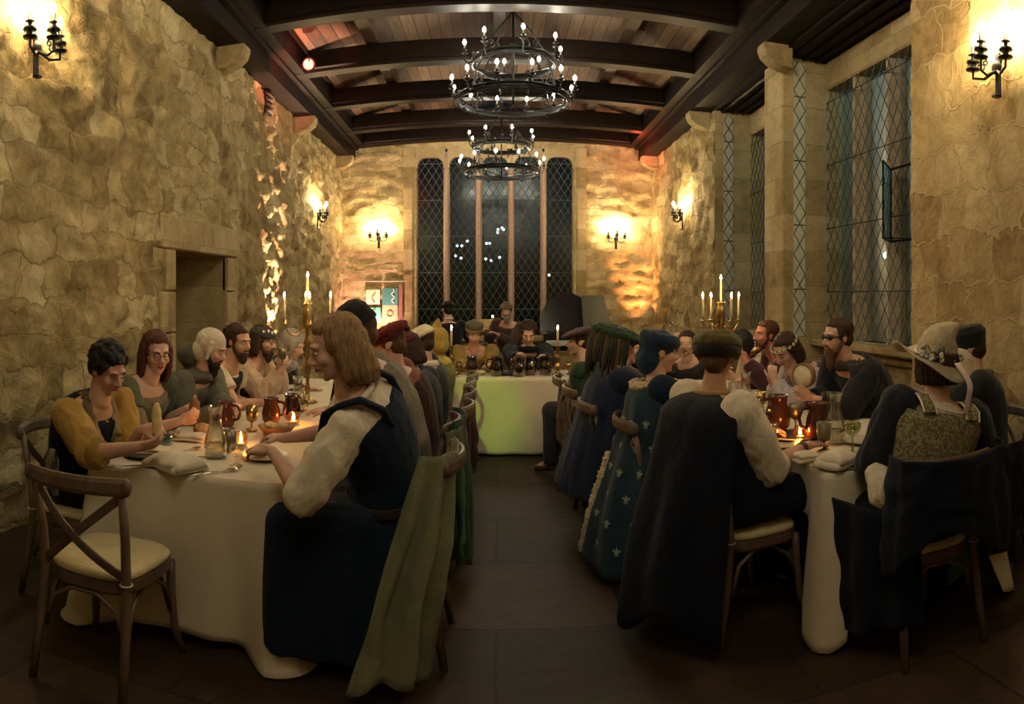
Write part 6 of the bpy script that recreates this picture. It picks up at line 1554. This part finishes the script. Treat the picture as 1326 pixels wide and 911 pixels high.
mb.loft([(p.fr(.80)[0], rt, fw, .115, .138), (p.fr(.86)[0], rt, fw, .115, .132), (p.fr(.92)[0], rt, fw, .105, .105), (p.fr(.95)[0], rt, fw, .085, .085)], 22); p.gar('smocked_shift', mb, F_cream, .007, 2, .006, 70, aniso=(1, 1, .1))
mb = MB(); S, E_, T = p.arms[-1][:3]; q = p.Mi @ wpt(1143, 637, 2.56); mb.ell(q, (.062, .07, .072)); mb.tube([E_, q], [.06, .06], 12); p.gar('puffed_undersleeve', mb, F_cream, .008, 2, .01, 30)
p.skirt(F_dknavy, 'skirt', 1.1, 0)
pt = p.cape(F_dknavy, .35, -75, 75, .32, 'overskirt', 10, .01) if False else None
# felt hat: waved brim and bent point
h = MB(); n = 40; vs = []; rows = [(.090, .0, 0), (.125, -.006, .3), (.160, -.010, .7), (.190, -.006, 1.0), (.190, -.001, 1.0), (.160, -.003, .7), (.125, .001, .3), (.088, .008, 0)]
fs = []
for (r_, z, q) in rows:
    for j in range(n):
        a = 2 * PI * j / n; w_ = q * (.020 * math.sin(2 * a + .6) + .012 * math.sin(5 * a)) - q * .030 * max(0, -math.sin(a)) + q * .045 * max(0, -math.cos(a)) ** 4
        k_ = 1 + q * .12 * math.sin(3 * a + 1) + q * .18 * max(0, -math.cos(a)) ** 3
        vs.append(V((r_ * math.cos(a) * k_, r_ * math.sin(a) * 1.08, z + w_)))
for i in range(len(rows)):
    for j in range(n): i2 = (i + 1) % len(rows); fs.append((i * n + j, i * n + (j + 1) % n, i2 * n + (j + 1) % n, i2 * n + j))
h.add(vs, fs); T_ = p.H @ Matrix.Translation((0, -.018, .030)) @ Matrix.Rotation(.30, 4, 'X') @ Matrix.Rotation(.10, 4, 'Y')
MB().join(h, T_).build('hat_brim', F_felt, p.root)
h = MB(); h.tube([(0, 0, -.01), (0, 0, .04), (.005, -.005, .09), (.020, -.008, .125), (.050, -.010, .150), (.088, -.010, .165)], [.098, .096, .085, .062, .036, .010], 20); p.gar('hat_crown', MB().join(h, T_ @ Matrix.Diagonal((1, 1.1, 1, 1))), F_felt, .007, 3, .006, 14, aniso=(1, 1, 1))
h = MB(); pts = [V((.101 * math.cos(2 * PI * k / 36), .111 * math.sin(2 * PI * k / 36), .012 + .003 * (k % 2))) for k in range(37)]; h.tube(pts, .0055, 7, False); MB().join(h, T_).build('hat_cord', mat('cord_white', (.66, .60, .46), .6), p.root)
for k in range(9):
    a = math.radians(200 + k * 8); c_ = V((.115 * math.cos(a) - .01 * (k % 3), .118 * math.sin(a), .02 + .02 * ((k * 5) % 4) / 3)); f_ = MB()
    if k % 3 == 0:
        for j in range(3): b = 2 * PI * j / 3 + k; f_.tube([c_, c_ + V((-.02 * math.cos(b), .01, .03 * math.sin(b))), c_ + V((-.045 * math.cos(b), .01, .05 * math.sin(b)))], [.003, .014, .002], 6, flat=(1, .25))
        MB().join(f_, T_).build('leaf', mat('leaf_green', (.06, .075, .035)), p.root)
    else:
        for j in range(6): b = 2 * PI * j / 6; f_.ell(c_ + V((.008 * math.sin(a), .010 * math.cos(b), .010 * math.sin(b))), .0065, seg=6, ring=5)
        MB().join(f_, T_).build('flower', mat('pale_flower', (.50, .50, .36), .7), p.root)
f_ = MB()
for j in range(6): b = 2 * PI * j / 6; f_.ell(V((.085, -.085 + .012 * math.cos(b), .03 + .012 * math.sin(b))), .008, seg=6, ring=5)
MB().join(f_, T_).build('flower', mat('pale_flower', (.50, .50, .36), .7), p.root)
g = []
for i in range(5):
    row = []
    for j in range(16):
        v = j / 15; x_ = (i / 4 - .5) * (.034 - .006 * v) + .012 * math.sin(v * 5) + .02 * v; row.append(V((x_, 0, -v * .235)))
    g.append(row)
base = T_ @ V((.03, -.115, .010)); o_ = MB(); g2 = [[base + V((q.x, -.022 - .055 * min(1, -q.z / .1) + .055 * max(0, (-q.z - .12)) / .1 * 0 - .02 * math.sin(-q.z * 14), q.z)) for q in row] for row in g]; o_.sheet(g2, .003).build('hat_ribbon', fabric('pale_ribbon', (.62, .50, .42), .5), p.root)
# --- H2 black cap, beside the wall
x, y = 2.66, 3.25
place_chair(x, y, RZ_L - .35, 'cross-back chair at the near right pier behind the felt-hatted woman', GC_W)
p = who('person in a tall black cap and robe half hidden behind the felt-hatted woman', x, y, 1.0, 1253, 3.30, 424, look=(0, 6, 0), w=1.02, vs=.008)
p.arm(1, V((2.2, 3.4, .84)), out=.4); p.arm(-1, V((2.35, 3.6, .84)), out=.4)
p.body(); p.hair(H_dark, 'short', vol=.93); p.top(M_black, .030, 1.9, loose=.02, name='robe'); p.skirt(F_dknavy, 'robe_skirt', 1.15, .05)
p.lath('cap', M_black, [(0, .0), (.088, .0), (.098, .05), (.106, .085), (.085, .125), (.04, .135), (0, .135)], (0, -.012, .005), -8, vox=.007)
mb = MB(); c, rt, fw, d_ = p.fr(.9); mb.tube([c - rt * .16 + d_ * .02, c - rt * .1 + d_ * .05 - fw * .04, c + d_ * .04 - fw * .10, c + rt * .1 + d_ * .05 - fw * .04], .025, 8); p.gar('green_stole', mb, fabric('sage_stole', (.09, .12, .055)), .008, 2, .003)

# ------------------------------------------------------------------ garments hung on chairs
def hung(name, label, cat, path, z0, z1, m, fold=.03, fk=3, spread=1.3, thick=.01, lean=(0, 0), ns=30, hem=.05, drag=0):
    """cloth hanging from a short path of world points"""
    path = [V(q) for q in path]; rows = 26; g = []
    L_ = len(path) - 1; cen = sum(path, V()) / len(path)
    for i in range(ns + 1):
        u = i / ns; k = min(int(u * L_), L_ - 1); q = path[k].lerp(path[k + 1], u * L_ - k); d = (path[k + 1] - path[k]).normalized(); n_ = V((d.y, -d.x, 0)); row = []
        for j in range(rows + 1):
            v = j / rows; ze = z1 + hem * math.sin(u * 8 + z1 * 9); z = z0 + (ze - z0) * v
            w_ = 1 + (spread - 1) * v; pp = cen + (q - cen) * w_
            f_ = fold * min(1, v * 2.2) * math.sin(u * fk * 2 * PI + 2.0 * noise.noise(V((u * 2, v * 2, z1)))) + .02 * noise.noise(V((u * 5, v * 5, cen.x * 3)))
            row.append(V((pp.x, pp.y, 0)) + n_ * f_ + V((lean[0] * v, lean[1] * v, z)) + n_ * drag * max(0, v - .85))
        g.append(row)
    o = MB().sheet(g, thick).build(name, m); return tag(o, label, cat)
xb = -.53 + .04 + .265
hung('cloak', 'long sage green cloak hung over the chair back of the woman in the blue pinafore', 'cloak', [(xb - .10, 2.84, 0), (xb + .0, 2.86, 0), (xb + .045, 2.98, 0), (xb + .05, 3.12, 0), (xb + .02, 3.26, 0)], .91, .05, F_sage, .040, 4, 1.7, lean=(-.17, -.16), drag=.05)
hung('cloak', 'dark green cloak hung over the chair back behind the grey-green sweater', 'cloak', [(-.24, 3.70, 0), (-.20, 3.82, 0), (-.19, 3.96, 0), (-.21, 4.12, 0), (-.28, 4.2, 0)], .90, .12, F_dkgreen, .028, 4, 1.25, lean=(.02, -.02))
hung('shawl', 'olive grey shawl tied round the chair back beside the dark green cloak', 'shawl', [(-.27, 3.62, 0), (-.215, 3.70, 0), (-.20, 3.80, 0)], .86, .22, fabric('olive_shawl', (.10, .11, .055)), .02, 2, 1.6)
hung('jacket', 'rust brown jacket hanging from the chair back behind the burgundy hat', 'jacket', [(-.22, 4.75, 0), (-.18, 4.86, 0), (-.17, 5.0, 0), (-.20, 5.15, 0)], .88, .36, fabric('rust_jacket', (.07, .026, .018)), .02, 3, 1.15)
hung('coat', 'pale brown coat hanging from the chair back of the dark red bobble hat', 'coat', [(-.24, 5.36, 0), (-.2, 5.5, 0), (-.2, 5.7, 0), (-.25, 5.85, 0)], .87, .22, fabric('dusty_coat', (.11, .07, .05)), .02, 3, 1.2)
hung('coat', 'dark plum coat hanging from the chair back behind the ribboned headdress', 'coat', [(.60, 4.36, 0), (.56, 4.5, 0), (.56, 4.66, 0), (.60, 4.82, 0)], .87, .25, fabric('plum_coat', (.035, .020, .024)), .02, 3, 1.2)
hung('shawl', 'dusty brown shawl on the rightmost aisle chair before the head table', 'shawl', [(.60, 5.78, 0), (.53, 5.9, 0), (.55, 6.1, 0)], .80, .3, fabric('dusty_shawl', (.12, .08, .06)), .02, 3, 1.3)
hung('skirt_cloth', 'midnight blue overskirt falling over the chair back of the woman in the felt hat', 'cloth', [(1.575, 2.50, 0), (1.555, 2.36, 0), (1.66, 2.285, 0), (1.82, 2.265, 0), (1.97, 2.30, 0), (2.12, 2.39, 0), (2.2, 2.52, 0)], .895, .50, F_dknavy, .014, 5, 1.12, hem=.10)
hung('cloak', 'midnight blue cloak hanging left of the felt-hatted woman down to the floor', 'cloak', [(1.50, 2.95, 0), (1.46, 2.8, 0), (1.48, 2.62, 0), (1.58, 2.48, 0), (1.68, 2.43, 0)], .66, .14, F_dknavy, .02, 4, 1.1, hem=.04)
hung('robe', 'dark robe hanging from the chair at the near right pier', 'robe', [(2.20, 2.62, 0), (2.4, 2.66, 0), (2.58, 2.74, 0), (2.72, 2.86, 0)], .80, .34, F_dknavy, .02, 4, 1.1, hem=.08)
hung('cloth', 'pale green cloth trailing on the floor at the right edge', 'cloth', [(2.30, 2.95, 0), (2.5, 2.9, 0), (2.72, 3.0, 0)], .45, .02, fabric('mint_cloth', (.07, .16, .10)), .03, 3, 1.5)
ba = thing('handbag', 'brown bag standing on the floor in the left aisle behind the chairs', 'bag', world_pt(588, 640, 0), .2)
mb = MB(); mb.box((0, 0, .11), (.22, .12, .22), bev=.04); p_ = link_mesh(mb.vox(.01, 3), 'bag_body', fabric('bag_brown', (.12, .055, .035)), ba)
MB().torus((0, 0, .22), .07, .007, 20, 6, Matrix.Rotation(PI / 2, 3, 'X'), 0, 0, PI).build('handle', M_leather, ba); MB().box((0, -.055, .15), (.12, .03, .07), bev=.01).build('flap', M_leather, ba)
sl = MB(); sl.tube([(0, -.12, .03), (0, .02, .022), (0, .12, .012)], [.03, .035, .018], 10, flat=(1, .6)); o = sl.build('slipper', M_black); o.location = world_pt(592, 648, 0); o.rotation_euler = (0, 0, -1.3); tag(o, 'flat black shoe with a pale sole tip in the left aisle', 'shoe')
sc_ = MB().tube([(0, 0, .008), (.12, .02, .008), (.2, -.01, .008), (.28, .03, .008)], [.004, .008, .008, .003], 6).build('ribbon', fabric('pale_tie', (.5, .45, .33))); sc_.location = world_pt(508, 778, 0); tag(sc_, 'pale ribbon tie lying on the floor beside the sage cloak', 'ribbon')

# ------------------------------------------------------------------ theatre light
lamp('uplight_left', 'SPOT', (xl(9.3) + .20, 9.25, .28), 2600, (1.0, .62, .44), .03, aim=(xl(9.3) + .03, 9.3, 3.2), angle=34, blend=.6)
lamp('uplight_right', 'SPOT', (2.78, 13.72, .3), 900, (1.0, .40, .14), .03, aim=(2.9, YB - .08, 3.2), angle=46, blend=.8)
lamp('uplight_banner', 'SPOT', (-2.5, 13.5, .3), 380, (1.0, .50, .40), .05, aim=(-2.6, YB, 2.4), angle=95, blend=.9)
lamp('red_spot', 'SPOT', (-2.40, 8.2, 4.35), 70, (1.0, .04, .02), .04, aim=(-2.75, 9.0, 4.75), angle=110, blend=.9)
lamp('red_spot_right', 'POINT', (2.7, 13.4, 4.35), 14, (1.0, .10, .04), .04)
lamp('green_wash', 'SPOT', (-.5, 1.4, 4.3), 420, (.55, 1.0, .05), .03, aim=(-.12, 6.8, .42), angle=9, blend=1.0)
for k, (x, y, c, e) in enumerate(((-.35, 2.2, (.9, .3, .1), 30), (-.05, 2.35, (.45, .12, .9), 26), (.25, 2.75, (.75, .9, .15), 26), (.55, 2.1, (.8, .12, .1), 22))):
    lamp('party_light', 'SPOT', (-.2 + k * .1, .6, 4.4), e * 22, c, .02, aim=(x, y, 0), angle=9, blend=1.0)
